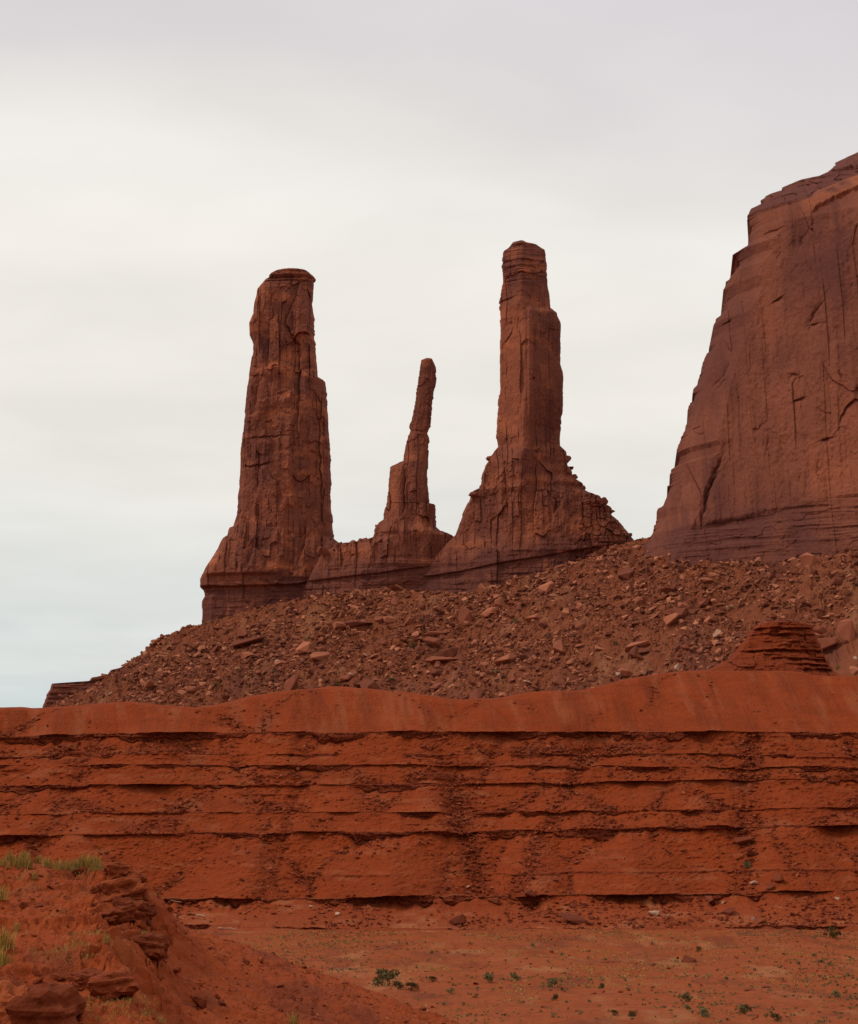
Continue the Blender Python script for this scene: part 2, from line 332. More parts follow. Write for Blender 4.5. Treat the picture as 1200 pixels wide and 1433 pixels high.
# ---- left tower
def feat_a(a, b, PX, PY, s):
    d = rockface(a, b, 21)
    cap = sst(412, 396, PY); d = d * (1 - 0.6 * cap) + cap * strata(a, b, 31, 1.5) * 1.1
    tilt = PY - line_y(PX, [(280, 822), (330, 824), (420, 822), (470, 808), (540, 800)])
    bs = sst(-16, 2, tilt); d = d * (1 - 0.6 * bs) + bs * strata(a, b, 41, 2.0) * 0.9
    d += 0.9 * sst(391, 389, PY) - 1.5 * np.exp(-((PY - 393.5) / 1.5) ** 2) - .9 * np.exp(-((PY - 398.5) / 1.2) ** 2)
    d += groove(PX, PY, [(420, 392), (416, 420), (408, 440), (402, 460), (408, 474), (420, 488), (422, 520), (420, 560), (418, 600), (420, 650)], 2.2, 3.6)
    d += groove(PX, PY, [(367, 520), (363, 548), (360, 580)], 1.6, 2.2) + groove(PX, PY, [(383, 410), (382, 440)], 1.5, 1.6)
    d += groove(PX, PY, [(338, 620), (372, 618), (412, 617)], 1.2, 1.8) + groove(PX, PY, [(342, 656), (362, 657), (385, 652)], 1.3, 2.4)
    d += groove(PX, PY, [(350, 620), (350, 655)], 1.2, 1.6) + groove(PX, PY, [(376, 620), (375, 650)], 1.2, 1.5) + groove(PX, PY, [(363, 660), (362, 700)], 1.4, 2.0)
    d += groove(PX, PY, [(429, 738), (428, 770), (418, 800)], 2.5, 4.0) + groove(PX, PY, [(363, 760), (354, 785), (350, 800)], 1.6, 2.0)
    d += groove(PX, PY, [(447, 560), (449, 640), (452, 720), (455, 750)], 2.0, 3.0)
    d += groove(PX, PY, [(381, 720), (383, 721)], 2.0, 2.2)
    d += 2.2 * sst(812, 806, PY) * sst(700, 806, PY) * sst(410, 370, PX)             # bulge above the undercut
    d += -2.2 * sst(0, 3, tilt)
    for (x0, x1, yl, h) in ((392, 440, 474, 3.0), (372, 400, 522, 2.6), (362, 420, 568, 2.6), (424, 444, 524, 2.4), (340, 372, 590, 1.6), (395, 430, 700, 1.8)):
        yy = yl - 0.28 * (PX - x0) + 4 * fbm(PX / 12, PY / 60, 2, int(x0)); d += h * 0.55 * sst(0, 1.6, PY - yy) * sst(26, 8, PY - yy) * sst(x0 - 2, x0 + 6, PX) * sst(x1 + 2, x1 - 6, PX)
    warm = np.zeros_like(a)
    for (x, y, rx, ry) in ((385, 520, 22, 8), (405, 505, 14, 8), (425, 478, 12, 6), (430, 525, 12, 7), (410, 562, 20, 5), (395, 585, 30, 5), (365, 735, 16, 6), (352, 455, 4, 16), (390, 800, 22, 5), (440, 800, 20, 6), (400, 696, 18, 3), (452, 640, 3, 50), (300, 785, 14, 10)):
        warm = np.maximum(warm, 0.75 * np.exp(-((PX - x) / rx) ** 2 - ((PY - y) / ry) ** 2) * sst(-0.5, 0.3, fbm(a / 2.5, b / 2, 3, 90)))  # fresh orange spots, and ledge highlights painted into the colour
    dark = np.clip(0.35 * cap + (0.62 + .25 * fbm(a / 7, b / 5, 3, 77)) * bs + 0.8 * streaks(a, b, 61) + 0.5 * np.exp(-((PX - 372) / 12) ** 2 - ((PY - 480) / 40) ** 2) + 0.25 * sst(440, 452, PX) + .55 * sst(-.05, .45, fbm(a / 9, b / 20, 4, 97)), 0, 0.9)  # varnish and dark beds, plus painted shade on the right-hand facet
    return d, dark, np.clip(1.2 * warm + 0.5 * sst(0.1, 0.6, fbm(a / 7, b / 5, 4, 95)), 0, 1)
left_a = [(405, 378.2), (391, 379.5), (379, 385), (376, 388), (377, 390), (370, 393), (368, 397), (360, 407), (356, 426), (354, 442), (348, 456), (349, 470), (355, 482), (353, 500), (347, 534), (345, 546), (343.5, 565), (341, 600), (337, 624), (335.4, 660), (334.7, 683), (332, 695), (332, 721), (326, 739), (320.5, 741), (317, 752), (311, 755.6), (304, 771), (288.5, 795), (280, 811), (280, 822), (285, 827), (285.6, 835), (282, 842), (282.5, 856), (281, 878), (279, 930), (279, 960)]
right_a = [(409, 378.2), (424, 380), (434, 383.5), (442.5, 391.2), (442, 393.5), (439, 395.5), (438, 410), (437, 426), (440, 450), (440, 472), (442, 490), (443, 514), (445, 529), (455, 535), (457, 552), (458.4, 576), (460, 610), (463, 643), (461.5, 655), (463.5, 676), (462, 690), (464, 716), (467, 754), (480, 764), (492, 775), (500, 830), (505, 960)]
shape_a = [(-1, 0), (-0.97, .45), (-0.85, .72), (-0.3, .95), (0.1, 1.0), (0.55, .93), (0.78, .8), (0.95, .45), (1, 0)]
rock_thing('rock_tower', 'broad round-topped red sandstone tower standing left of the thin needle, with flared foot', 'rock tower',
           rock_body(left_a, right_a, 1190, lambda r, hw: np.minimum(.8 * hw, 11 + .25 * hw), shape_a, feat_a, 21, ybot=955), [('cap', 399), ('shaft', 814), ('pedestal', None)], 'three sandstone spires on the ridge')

# ---- needle
def feat_b(a, b, PX, PY, s):
    d = rockface(a, b, 121, 0.95) * (0.6 + 0.4 * sst(640, 700, PY))
    tilt = PY - line_y(PX, [(440, 812), (530, 806), (640, 790), (700, 782)])
    bs = sst(-28, -4, tilt); d = d * (1 - 0.6 * bs) + bs * (strata(a, b, 141, 2.0) * 0.8)
    d += groove(PX, PY, [(566, 646), (567, 690), (563, 740)], 1.8, 3.0) + groove(PX, PY, [(574, 603), (588, 606), (600, 602)], 1.2, 1.0)
    d += groove(PX, PY, [(553, 770), (555, 800)], 2, 1.4) + groove(PX, PY, [(598, 700), (600, 745)], 2, 1.6)
    d += groove(PX, PY, [(595, 566), (606, 570)], 1.0, 1.0)
    d += -1.6 * sst(0, 2.5, tilt) + 2.0 * sst(535, 550, PX) * sst(572, 562, PX) * sst(646, 660, PY) * sst(780, 720, PY)
    warm = np.zeros_like(a)
    for (x, y, rx, ry) in ((596, 507, 8, 5), (551, 690, 6, 26), (575, 642, 8, 4), (590, 740, 10, 14), (610, 790, 30, 6), (500, 775, 20, 8)):
        warm = np.maximum(warm, 0.6 * np.exp(-((PX - x) / rx) ** 2 - ((PY - y) / ry) ** 2))
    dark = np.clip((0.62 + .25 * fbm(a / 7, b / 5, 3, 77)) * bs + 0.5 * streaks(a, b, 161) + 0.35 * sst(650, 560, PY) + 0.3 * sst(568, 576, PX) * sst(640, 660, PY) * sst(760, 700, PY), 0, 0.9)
    return d, dark, warm
left_b = [(596, 501.2), (588.7, 504), (586, 525), (579.5, 567.5), (573, 597), (574, 603), (567.5, 623), (563, 646), (546, 654), (542, 689.5), (536, 727), (528, 732), (520, 753), (505, 757), (492, 760), (470, 764), (450, 775), (436, 800), (420, 835), (400, 960)]
right_b = [(600, 501.2), (603, 501.5), (608.6, 513), (610, 528), (604.7, 565), (602, 597), (598, 606), (600, 618), (598, 642), (598, 676), (600.7, 700), (601.5, 707), (610, 706), (610, 737), (618, 745), (636, 752), (650, 765), (665, 800), (690, 960)]
shape_b = [(-1, 0), (-0.93, .5), (-0.4, .93), (0.0, 1.0), (0.5, .95), (0.93, .6), (1, 0)]
def dep_b(rows, hw): return np.minimum(0.75 * hw, 13 + 0.12 * hw)
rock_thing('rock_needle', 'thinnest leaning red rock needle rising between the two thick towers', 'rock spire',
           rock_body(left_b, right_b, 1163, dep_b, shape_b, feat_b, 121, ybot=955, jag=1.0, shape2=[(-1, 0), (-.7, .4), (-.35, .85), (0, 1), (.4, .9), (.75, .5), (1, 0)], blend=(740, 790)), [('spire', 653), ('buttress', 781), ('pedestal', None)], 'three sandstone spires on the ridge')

# ---- right tower
def feat_c(a, b, PX, PY, s):
    k = sst(640, 600, PY)
    d = rockface(a, b, 221, 0.9) * (1 - 0.55 * k)
    cap = sst(412, 392, PY); d = d * (1 - 0.5 * cap) + cap * strata(a, b, 231, 1.6) * 0.9
    tilt = PY - line_y(PX, [(600, 806), (640, 802), (700, 792), (760, 784), (830, 772), (900, 758)])
    bs = sst(-26, -6, tilt); d = d * (1 - 0.6 * bs) + bs * strata(a, b, 241, 2.0) * 0.8
    d += groove(PX, PY, [(731, 520), (729, 560), (727, 580)], 2, 1.6) + groove(PX, PY, [(704, 486), (712, 475), (716, 465)], 1.3, 1.6)
    d += groove(PX, PY, [(744, 537), (745, 539)], 1.6, 2.2) + groove(PX, PY, [(725, 450), (723, 468)], 1.5, 1.4) + groove(PX, PY, [(715, 455), (716, 462)], 1.5, 1.4)
    d += groove(PX, PY, [(698, 425), (720, 420)], 1.2, 1.6) + groove(PX, PY, [(703, 390), (764, 386)], 1.3, 1.6)
    d += groove(PX, PY, [(704, 640), (706, 690), (700, 730)], 2.4, 2.2) + groove(PX, PY, [(762, 690), (776, 712), (768, 745)], 2.2, 2.2) + groove(PX, PY, [(672, 690), (674, 740)], 1.6, 1.6)
    d += 1.4 * sst(735, 739, PX) * sst(434, 442, PY) * sst(640, 560, PY)
    r = sst(800, 815, PX + 0.25 * (PY - 740)) * sst(640, 690, PY); f1, f2, rr = voro(a / 3.5, b / 3.0, 251); d += r * (2.2 * (rr - 0.5) - 0.8 * np.clip(1 - (f2 - f1) / .12, 0, 1))
    d += -1.6 * sst(0, 2.5, tilt)
    warm = np.zeros_like(a)
    for (x, y, rx, ry, w) in ((728, 385, 11, 3.5, .9), (757, 383, 9, 3.5, .8), (755, 428, 14, 7, .6), (748, 645, 10, 8, .7), (742, 345, 10, 3, .5), (745, 750, 25, 14, .5), (810, 740, 30, 18, .6), (690, 670, 12, 20, .4)):
        warm = np.maximum(warm, w * np.exp(-((PX - x) / rx) ** 2 - ((PY - y) / ry) ** 2) * sst(-0.6, 0.2, fbm(a / 2.5, b / 2.5, 3, 290)))  # orange spots and painted highlights along the ledges
    warm = np.maximum(warm, 0.30 * sst(738, 726, PX) * sst(410, 450, PY) * sst(640, 600, PY))  # lit left face of the arris, its light put into the colour
    dark = np.clip(0.4 * cap + (0.62 + .25 * fbm(a / 7, b / 5, 3, 77)) * bs + 0.5 * streaks(a, b, 261) + 0.5 * np.exp(-((PX - 770) / 14) ** 2 - ((PY - 705) / 28) ** 2) + 0.35 * sst(738, 752, PX) * sst(430, 450, PY) * sst(640, 600, PY) + .45 * sst(-.05, .45, fbm(a / 9, b / 22, 4, 297)), 0, 0.9)  # varnish and dark beds; shade right of the arris is painted in
    return d, dark, np.clip(1.2 * warm + .4 * sst(.1, .6, fbm(a / 7, b / 6, 4, 295)), 0, 1)
left_c = [(727, 336.6), (716, 340), (711, 348.5), (704, 353), (702, 372), (703, 398), (698.6, 424), (700, 462), (699, 495.6), (699, 545), (697, 562), (694, 614), (696, 626), (687.4, 638), (678, 652), (670, 684), (660, 688), (657, 699), (647, 720), (637, 749), (618, 768), (596, 790), (570, 830), (550, 960)]
right_c = [(731, 336.6), (736, 340), (751.5, 345), (761.5, 351), (764.6, 372), (765.7, 396), (768, 410), (769.3, 432.7), (779, 441), (784.7, 455), (783.5, 491), (783, 510), (788, 524), (787, 569), (783.5, 605), (783.5, 626), (793, 635), (794.7, 648), (793, 653), (800, 661), (801, 669), (817, 679), (813, 685), (827, 692), (841, 696), (848, 709), (856, 711), (856, 721), (869, 733), (881, 748), (895, 765), (915, 800), (960, 960)]
shape_c = [(-1, 0), (-0.96, .40), (-0.2, 1.0), (-0.12, 1.0), (0.15, .86), (0.9, .52), (0.97, .35), (1, 0)]
def dep_c(rows, hw): return np.minimum(0.95 * hw, 14 + 0.2 * hw)
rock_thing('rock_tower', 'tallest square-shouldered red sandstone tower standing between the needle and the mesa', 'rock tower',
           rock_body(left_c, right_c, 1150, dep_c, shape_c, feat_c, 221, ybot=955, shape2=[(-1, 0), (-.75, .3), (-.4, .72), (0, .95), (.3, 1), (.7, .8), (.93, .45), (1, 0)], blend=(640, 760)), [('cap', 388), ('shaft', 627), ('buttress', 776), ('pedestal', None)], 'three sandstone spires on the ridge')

# ---- mesa on the right
def feat_m(a, b, PX, PY, s):
    d = rockface(a * 0.55, b * 0.2, 321, 0.5) + .35 * fbm(a / 1.4, b / 1.8, 3, 374) + 2.6 * np.abs(fbm(a / 11, b / 110, 3, 373)) + .7 * np.abs(fbm(a / 2.6, b / 60, 2, 375)) + .6 * fbm((a - .35 * b) / 7, (b + .35 * a) / 22, 3, 371)
    capl = line_y(PX, [(1040, 306), (1120, 300), (1130, 288), (1200, 262), (1400, 200)])
    cap = sst(4, -4, PY - capl); d = d * (1 - 0.5 * cap) + cap * strata(a, b, 331, 2.8) * 2.4
    bl = line_y(PX, [(900, 752), (960, 752), (1040, 742), (1120, 730), (1200, 722), (1400, 705)]); tilt = PY - bl
    bs = sst(-4, 6, tilt); d = d * (1 - 0.6 * bs) + bs * (strata(a, b, 341, 1.7) * 1.0 - 0.8)
    gr = [([(998, 652), (990, 676), (980, 706), (972, 735), (967, 762)], 3.2, 7.0), ([(1012, 522), (1003, 540), (985, 560)], 3.0, 3.5), ([(1005, 548), (993, 560)], 2.5, 3.0),
          ([(1123, 335), (1112, 352), (1100, 378)], 3, 3.0), ([(1065, 448), (1080, 438)], 1.8, 2.6), ([(1130, 455), (1114, 474), (1108, 486), (1122, 486)], 2.4, 3.2),
          ([(1168, 428), (1178, 420)], 2, 2.0), ([(1085, 592), (1100, 586)], 2.2, 2.8), ([(1138, 630), (1146, 610), (1158, 598), (1172, 600)], 2, 3.0), ([(1115, 650), (1130, 646)], 2, 3.0),
          ([(1113, 672), (1111, 705)], 1.8, 2.4), ([(1056, 640), (1048, 672)], 1.6, 2.0), ([(1091, 690), (1089, 706)], 1.5, 2.0), ([(1160, 585), (1170, 580)], 1.8, 2.4), ([(1142, 555), (1144, 570)], 1.6, 2.0), ([(1172, 660), (1176, 690)], 2, 2.0),
          ([(996, 466), (1018, 458)], 2.4, 3.0), ([(1060, 342), (1085, 338)], 2, 2.0), ([(1080, 375), (1074, 384)], 2, 2.0), ([(1084, 552), (1094, 556)], 2, 2.4), ([(950, 655), (945, 700), (938, 735)], 2.6, 3.0), ([(960, 610), (975, 606)], 2.0, 2.2), ([(1240, 400), (1236, 560)], 3, 3.0), ([(1300, 450), (1290, 640)], 3, 4.0)]
    for pts, w, dp in gr: d += groove(PX, PY, pts, w, dp)
    d += 3.0 * sst(0, 4, PY - capl) * sst(30, 22, PY - capl - 5 * fbm(PX / 14, PY / 200, 3, 346)) * sst(1112, 1128, PX)    # orange bench with an undercut
    warm = (.25 + .5 * fbm(a / 5, b / 4, 3, 399)) * sst(-2, 4, PY - capl) * sst(34, 24, PY - capl) * sst(1100, 1125, PX)
    w2 = np.zeros_like(a)
    for (x, y, rx, ry, w) in ((1130, 700, 60, 40, .45), (1075, 610, 14, 60, .3), (1080, 430, 40, 90, .2), (1180, 690, 60, 30, .4), (1180, 420, 12, 70, .3), (1250, 560, 60, 120, .35)):
        w2 = np.maximum(w2, w * np.exp(-((PX - x) / rx) ** 2 - ((PY - y) / ry) ** 2))
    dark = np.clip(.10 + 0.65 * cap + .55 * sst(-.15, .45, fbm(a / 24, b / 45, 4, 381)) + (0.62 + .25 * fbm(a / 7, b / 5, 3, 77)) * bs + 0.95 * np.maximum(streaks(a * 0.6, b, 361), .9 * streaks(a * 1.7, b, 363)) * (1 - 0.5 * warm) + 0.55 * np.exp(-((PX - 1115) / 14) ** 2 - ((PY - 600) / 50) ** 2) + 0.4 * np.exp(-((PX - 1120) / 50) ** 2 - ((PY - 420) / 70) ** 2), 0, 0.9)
    return d, dark, np.clip(warm + .5 * w2 + .22 * sst(.0, .5, fbm(a / 18, b / 60, 4, 383)) * (1 - cap), 0, 1)
left_m = [(1330, 196), (1255, 200), (1200, 208), (1171, 224), (1171, 229), (1163, 237), (1155, 244), (1136, 251), (1115, 253), (1096, 260), (1092, 267), (1071, 272), (1064, 285), (1055, 289), (1049, 300), (1051, 324), (1046, 344), (1041, 348), (1027, 355), (1034, 369), (1031, 375), (1020, 386), (1014, 405), (1019, 421), (1009, 437), (997, 455), (999, 473), (980, 520), (968, 560), (957, 603), (946, 634), (952, 641), (951, 651), (941, 656), (935, 683), (921, 717), (921, 728), (914, 741), (900, 765), (880, 800), (850, 940)]
right_m = [(1420, 196), (1500, 200), (1520, 208), (1540, 300), (1560, 560), (1580, 760), (1600, 940)]
def dep_m(rows, hw): return 32 * np.interp(rows, [196, 208, 262, 300, 330, 740, 940], [.05, .08, .26, .60, .80, 1.1, 1.3])
shape_m = [(-1, 0), (-0.97, .35), (-0.86, .74), (-0.5, .97), (0.2, 1.0), (0.9, 1.0), (1, .2)]
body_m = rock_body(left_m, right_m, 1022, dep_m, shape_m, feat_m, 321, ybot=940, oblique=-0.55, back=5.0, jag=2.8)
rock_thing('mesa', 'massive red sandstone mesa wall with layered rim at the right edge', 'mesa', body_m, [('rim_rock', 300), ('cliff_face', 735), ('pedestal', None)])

# ------------------------------------------------------------------ talus slope below the spires and the mesa
CP_ = [tuple(at(*q)) for q in ((283, 876, 1183), (350, 853, 1172), (430, 836, 1166), (530, 824, 1142), (650, 834, 1114), (760, 802, 1100), (850, 772, 1085), (905, 752, 1040), (960, 774, 996), (1040, 790, 968), (1110, 786, 948), (1200, 772, 920), (1400, 750, 862), (1700, 740, 790))]
cp = np.array(CP_); seg = np.r_[0, np.cumsum(np.hypot(np.diff(cp[:, 0]), np.diff(cp[:, 1])))]; tq = np.linspace(0, seg[-1], int(seg[-1] / 7))
CX, CY, CZ = (np.interp(tq, seg, cp[:, i]) for i in range(3)); nx_, ny_ = np.gradient(CY), -np.gradient(CX); nl = np.hypot(nx_, ny_); nx_, ny_ = nx_ / nl, ny_ / nl
def talus_z(X, Y):
    sh = np.shape(X); x, y = np.ravel(X), np.ravel(Y); best = np.full(x.shape, 1e9); kk = 0.11
    sw = np.zeros(x.shape); zz = sw.copy(); sd = sw.copy(); si = sw.copy(); ref = np.full(x.shape, 1e9)
    for i in range(len(CX)): ref = np.minimum(ref, np.hypot(x - CX[i], y - CY[i]))
    for i in range(len(CX)):
        d = np.hypot(x - CX[i], y - CY[i]); w = np.exp(-kk * (d - ref) * (1 + 8 / (ref + 4))); sw += w; zz += w * CZ[i]; sd += w * ((x - CX[i]) * nx_[i] + (y - CY[i]) * ny_[i]); si += w * i
    zz, sd, si = zz / sw, sd / sw, si / sw
    ends = np.minimum(si, 9.0) / 9.0
    best = np.where(sd < 0, np.maximum(0, ref - 34 * sst(0.12, 1, ends)), np.maximum(0, ref - 2)); best = np.reshape(best, sh); zz = np.reshape(zz, sh)
    d = best + 6 * fbm(X / 26, Y / 26, 3, 401) * np.clip(best / 20, 0, 1)
    z = zz - 0.58 * d - 0.0006 * d * d
    a = np.clip(best / 8, 0.15, 1)
    z = z + a * (2.2 * fbm(X / 18, Y / 18, 4, 402) + 0.9 * fbm(X / 4, Y / 4, 3, 403))
    f1, f2, r = voro(X / 5 + 0.6 * fbm(X / 6, Y / 6, 2, 8), Y / 5, 404); m = sst(0.45, 0.8, fbm(X / 30, Y / 30, 2, 405) + 0.55)
    z = z + a * m * 4.5 * np.clip(r - 0.5, 0, 1) * sst(0.0, 0.2, f2 - f1)
    f1, f2, r = voro(X / 1.9, Y / 1.9, 406); z = z + a * 2.0 * np.clip(r - 0.35, 0, 1) * sst(0.0, 0.25, f2 - f1)
    return z
def axis(segs):                                    # [(start, stop, step), ...]
    out = [np.arange(a, b, s) for a, b, s in segs]; return np.concatenate(out + [[segs[-1][1]]])
tx = axis([(-420, -200, 8), (-200, 230, 0.62), (230, 520, 8)])
ty = axis([(760, 830, 6), (830, 960, 0.9), (960, 1205, 0.72), (1205, 1400, 6)])
TX, TY = np.meshgrid(tx, ty)
TZ = talus_z(TX, TY)
tal_P = np.stack([TX, TY, TZ], -1)
t_pale = 0.45 * sst(0.1, 0.6, fbm(TX / 8, TY / 34, 4, 411)) ; t_rock = 0.8 * sst(0.0, 0.5, fbm(TX / 10, TY / 32, 4, 412))
tag(link('hillside', raw_mesh('hillside', tal_P, quads(len(ty), len(tx)), M['talus'], False, {'rock': t_rock, 'pale': t_pale})), kind='structure')

# ------------------------------------------------------------------ terraced red slope
ux = axis([(-700, -120, 14), (-120, -92, 1.0), (-92, 92, 0.19), (92, 120, 1.0), (120, 700, 14)])
UPX = 600 + F * ux / 455.0
def ln(l, m, r): return np.interp(UPX, [0, 300, 600, 900, 1200], [l, (l + m) / 2, m, (m + r) / 2, r])
RIM = np.interp(UPX, [-400, 0, 60, 100, 150, 200, 250, 280, 330, 400, 460, 520, 580, 640, 700, 760, 830, 900, 960, 1020, 1160, 1200, 1500],
                [994, 992, 990, 987, 984, 990, 992, 988, 975, 966, 962, 966, 972, 980, 978, 970, 968, 952, 942, 939, 942, 948, 950])
def wob(seed, amp=1.0): return amp * (1.9 * fbm(ux / 26, 0 * ux, 2, seed) + 0.8 * fbm(ux / 5, 0 * ux, 3, seed + 3) + .6 * fbm(ux / 1.5, 0 * ux, 2, seed + 5) + .7 * (voro(ux / 2.2, 0 * ux, seed + 6)[2] - .5))
# (py line, kind of the interval ABOVE the line, ledge overhang / slope)
LINES = [(ln(1304, 1304, 1306), 'cliff', .30, 501), (ln(1296, 1297, 1299), 'slope', .26, 502), (ln(1269, 1266, 1260), 'cliff', .9, 503), (ln(1260, 1254, 1245), 'slope', .62, 504),
         (ln(1177, 1171, 1164), 'cliff', 1.3, 505), (ln(1169, 1162, 1153), 'slope', .50, 506), (ln(1146, 1142, 1137), 'cliff', .8, 507), (ln(1139, 1135, 1130), 'slope', .60, 508),
         (ln(1106, 1102, 1096), 'cliff', 1.2, 509), (ln(1099, 1095, 1089), 'slope', .62, 510), (ln(1076, 1075, 1078), 'cliff', .5, 511), (ln(1071, 1070, 1073), 'slope', .6, 512),
         (ln(1061, 1058, 1059), 'cliff', .45, 513), (ln(1057, 1054, 1055), 'slope', .62, 514), (ln(1037, 1034, 1035), 'cliff', 1.0, 515), (ln(1028, 1023, 1024), 'slope', .60, 516), (RIM, 'end', 0, 517)]
FANS = {3: ([-160, 95, 330, 540, 745, 882, 1120, 1300, 1480], 8.0, .66), 7: ([-100, 60, 320, 480, 590, 780, 960, 1110, 1280], 2.4, .38), 5: ([20, 240, 420, 620, 820, 1010, 1180, 1330], 1.0, .25),
        9: ([-60, 70, 210, 330, 470, 610, 720, 850, 990, 1100, 1230], 1.6, .30), 13: ([-50, 120, 230, 390, 500, 640, 760, 900, 1000, 1150, 1290], 1.0, .22), 15: ([-80, 80, 250, 420, 560, 700, 840, 980, 1120, 1260], 3.6, .40)}
PRES = {i: (sst(-.12, .12, fbm(ux / 11, 0 * ux, 3, 560 + i)) if i in (0, 10, 12) else 0.12 + 0.88 * sst(-.25, 0.05, fbm(ux / 13, 0 * ux, 3, 560 + i))) for i in (0, 2, 4, 6, 8, 10, 12, 14)}
ALC = {3: [(640, 26, 2.6), (1190, 28, 2.8), (432, 16, 1.2), (1040, 16, 1.4), (0, 30, 1.5)], 7: [(205, 32, 1.9), (662, 14, 1.2), (892, 20, 2.0), (1045, 16, 1.2), (420, 14, .9)], 9: [(140, 22, .7), (640, 22, .7), (905, 24, .8)]}
def alcove(i, ya):
    return sum(dp * np.exp(-((600 + F * ux / float(np.mean(ya)) - c) / w) ** 2) for c, w, dp in ALC.get(i, [])) + zero_
zero_ = 0 * ux
GUL = [(-60, 12, .25, 1.6), (118, 16, -.35, 2.4), (305, 12, .45, 2.0), (428, 9, -.2, 1.4), (606, 18, .3, 2.8), (705, 10, -.4, 1.5), (838, 15, -.55, 2.4), (1000, 11, .5, 1.8), (1082, 18, -.3, 2.8), (1210, 12, .2, 1.8)]
def gullies(p):                                    # p: py of the row; the paths wander down the bank
    g = 0 * ux
    for c, w, sl, dp in GUL:
        x = c + sl * (p - 1030) + 10 * fbm((p + 0 * ux) / 34, c + 0 * ux, 3, 577); g = np.maximum(g, dp * np.exp(-((UPX - x) / w) ** 2) * (.45 + .55 * sst(-.3, .3, vn((p + 0 * ux) / 23, c + 0 * ux, 578))))
    return g
spur = 6.0 * fbm(ux / 26, 0 * ux, 3, 520)
def lines_world():
    ys, zs, zw = [], [], []; y = np.full(len(ux), 421.0); z = None
    for i, (pyl, kind, par, sd) in enumerate(LINES):
        amp = 1.1 if kind != 'end' else 0.8
        gg = gullies(pyl) if 2 <= i < 15 else zero_
        p = pyl + wob(sd, amp) * (2.4 if i in (0, 1) else 1.15 if i in (2, 3) else 0.85) + 1.6 * gg
        if kind == 'cliff':                            # the foot of a ledge hangs from its lip: drifted over in places, bare in others
            sdn, pn = LINES[i + 1][3], LINES[i + 1][0]; lip = pn + wob(sdn, 1.1) * (2.4 if i == 0 else 1.15 if i == 2 else 0.85) + 1.6 * gullies(pn) * (i >= 2); hgt = float(np.mean(pyl - pn))
            p = lip + np.clip(hgt * (0.95 + 1.1 * fbm(ux / 10, ux * 0, 3, sd + 60) + 0.55 * fbm(ux / 1.5, ux * 0, 2, sd + 61)), 0.5, hgt * 2) * PRES[i] * np.clip(1 - .55 * gg, .12, 1)
        if kind == 'end': p = pyl
        k = kel(pyl)
        if i == 0: yy = y
        elif LINES[i - 1][1] == 'cliff': yy = ys[-1] - LINES[i - 1][2] * np.clip(-0.16 + 1.1 * fbm(ux / 9, 0 * ux, 3, sd + 9)  , -.4, .8) * PRES[i - 1]
        else:
            t = LINES[i - 1][2]; yy = (zs[-1] - t * ys[-1] - CAM_Z) / (k - t)
        ys.append(yy); zs.append(CAM_Z + k * yy); zw.append(CAM_Z + kel(p) * yy); pprev = p
    return ys, zw, zs
LY, LZ, LS = lines_world()
P_, rock_, pale_, rub_, iv_ = [], [], [], [], []
def add_row(x, y, z, rk, pl, rb): P_.append(np.stack([x, y, z], -1)); rock_.append(rk); pale_.append(pl); rub_.append(rb); iv_.append(cur)
zero = 0 * ux; cur = -1
ft = 0.5 * fbm(ux / 9, zero, 3, 528)
for yf, zf in ((385, -1.6), (398, -0.7), (408, -0.05), (415, 0.15)): add_row(ux, zero + yf, zero + zf + ft * (1 if yf > 390 else 0), zero, zero + .2 * (ft > 0.1), zero)
ROCKY = sst(-0.1, 0.5, fbm(ux / 12, zero, 3, 530))
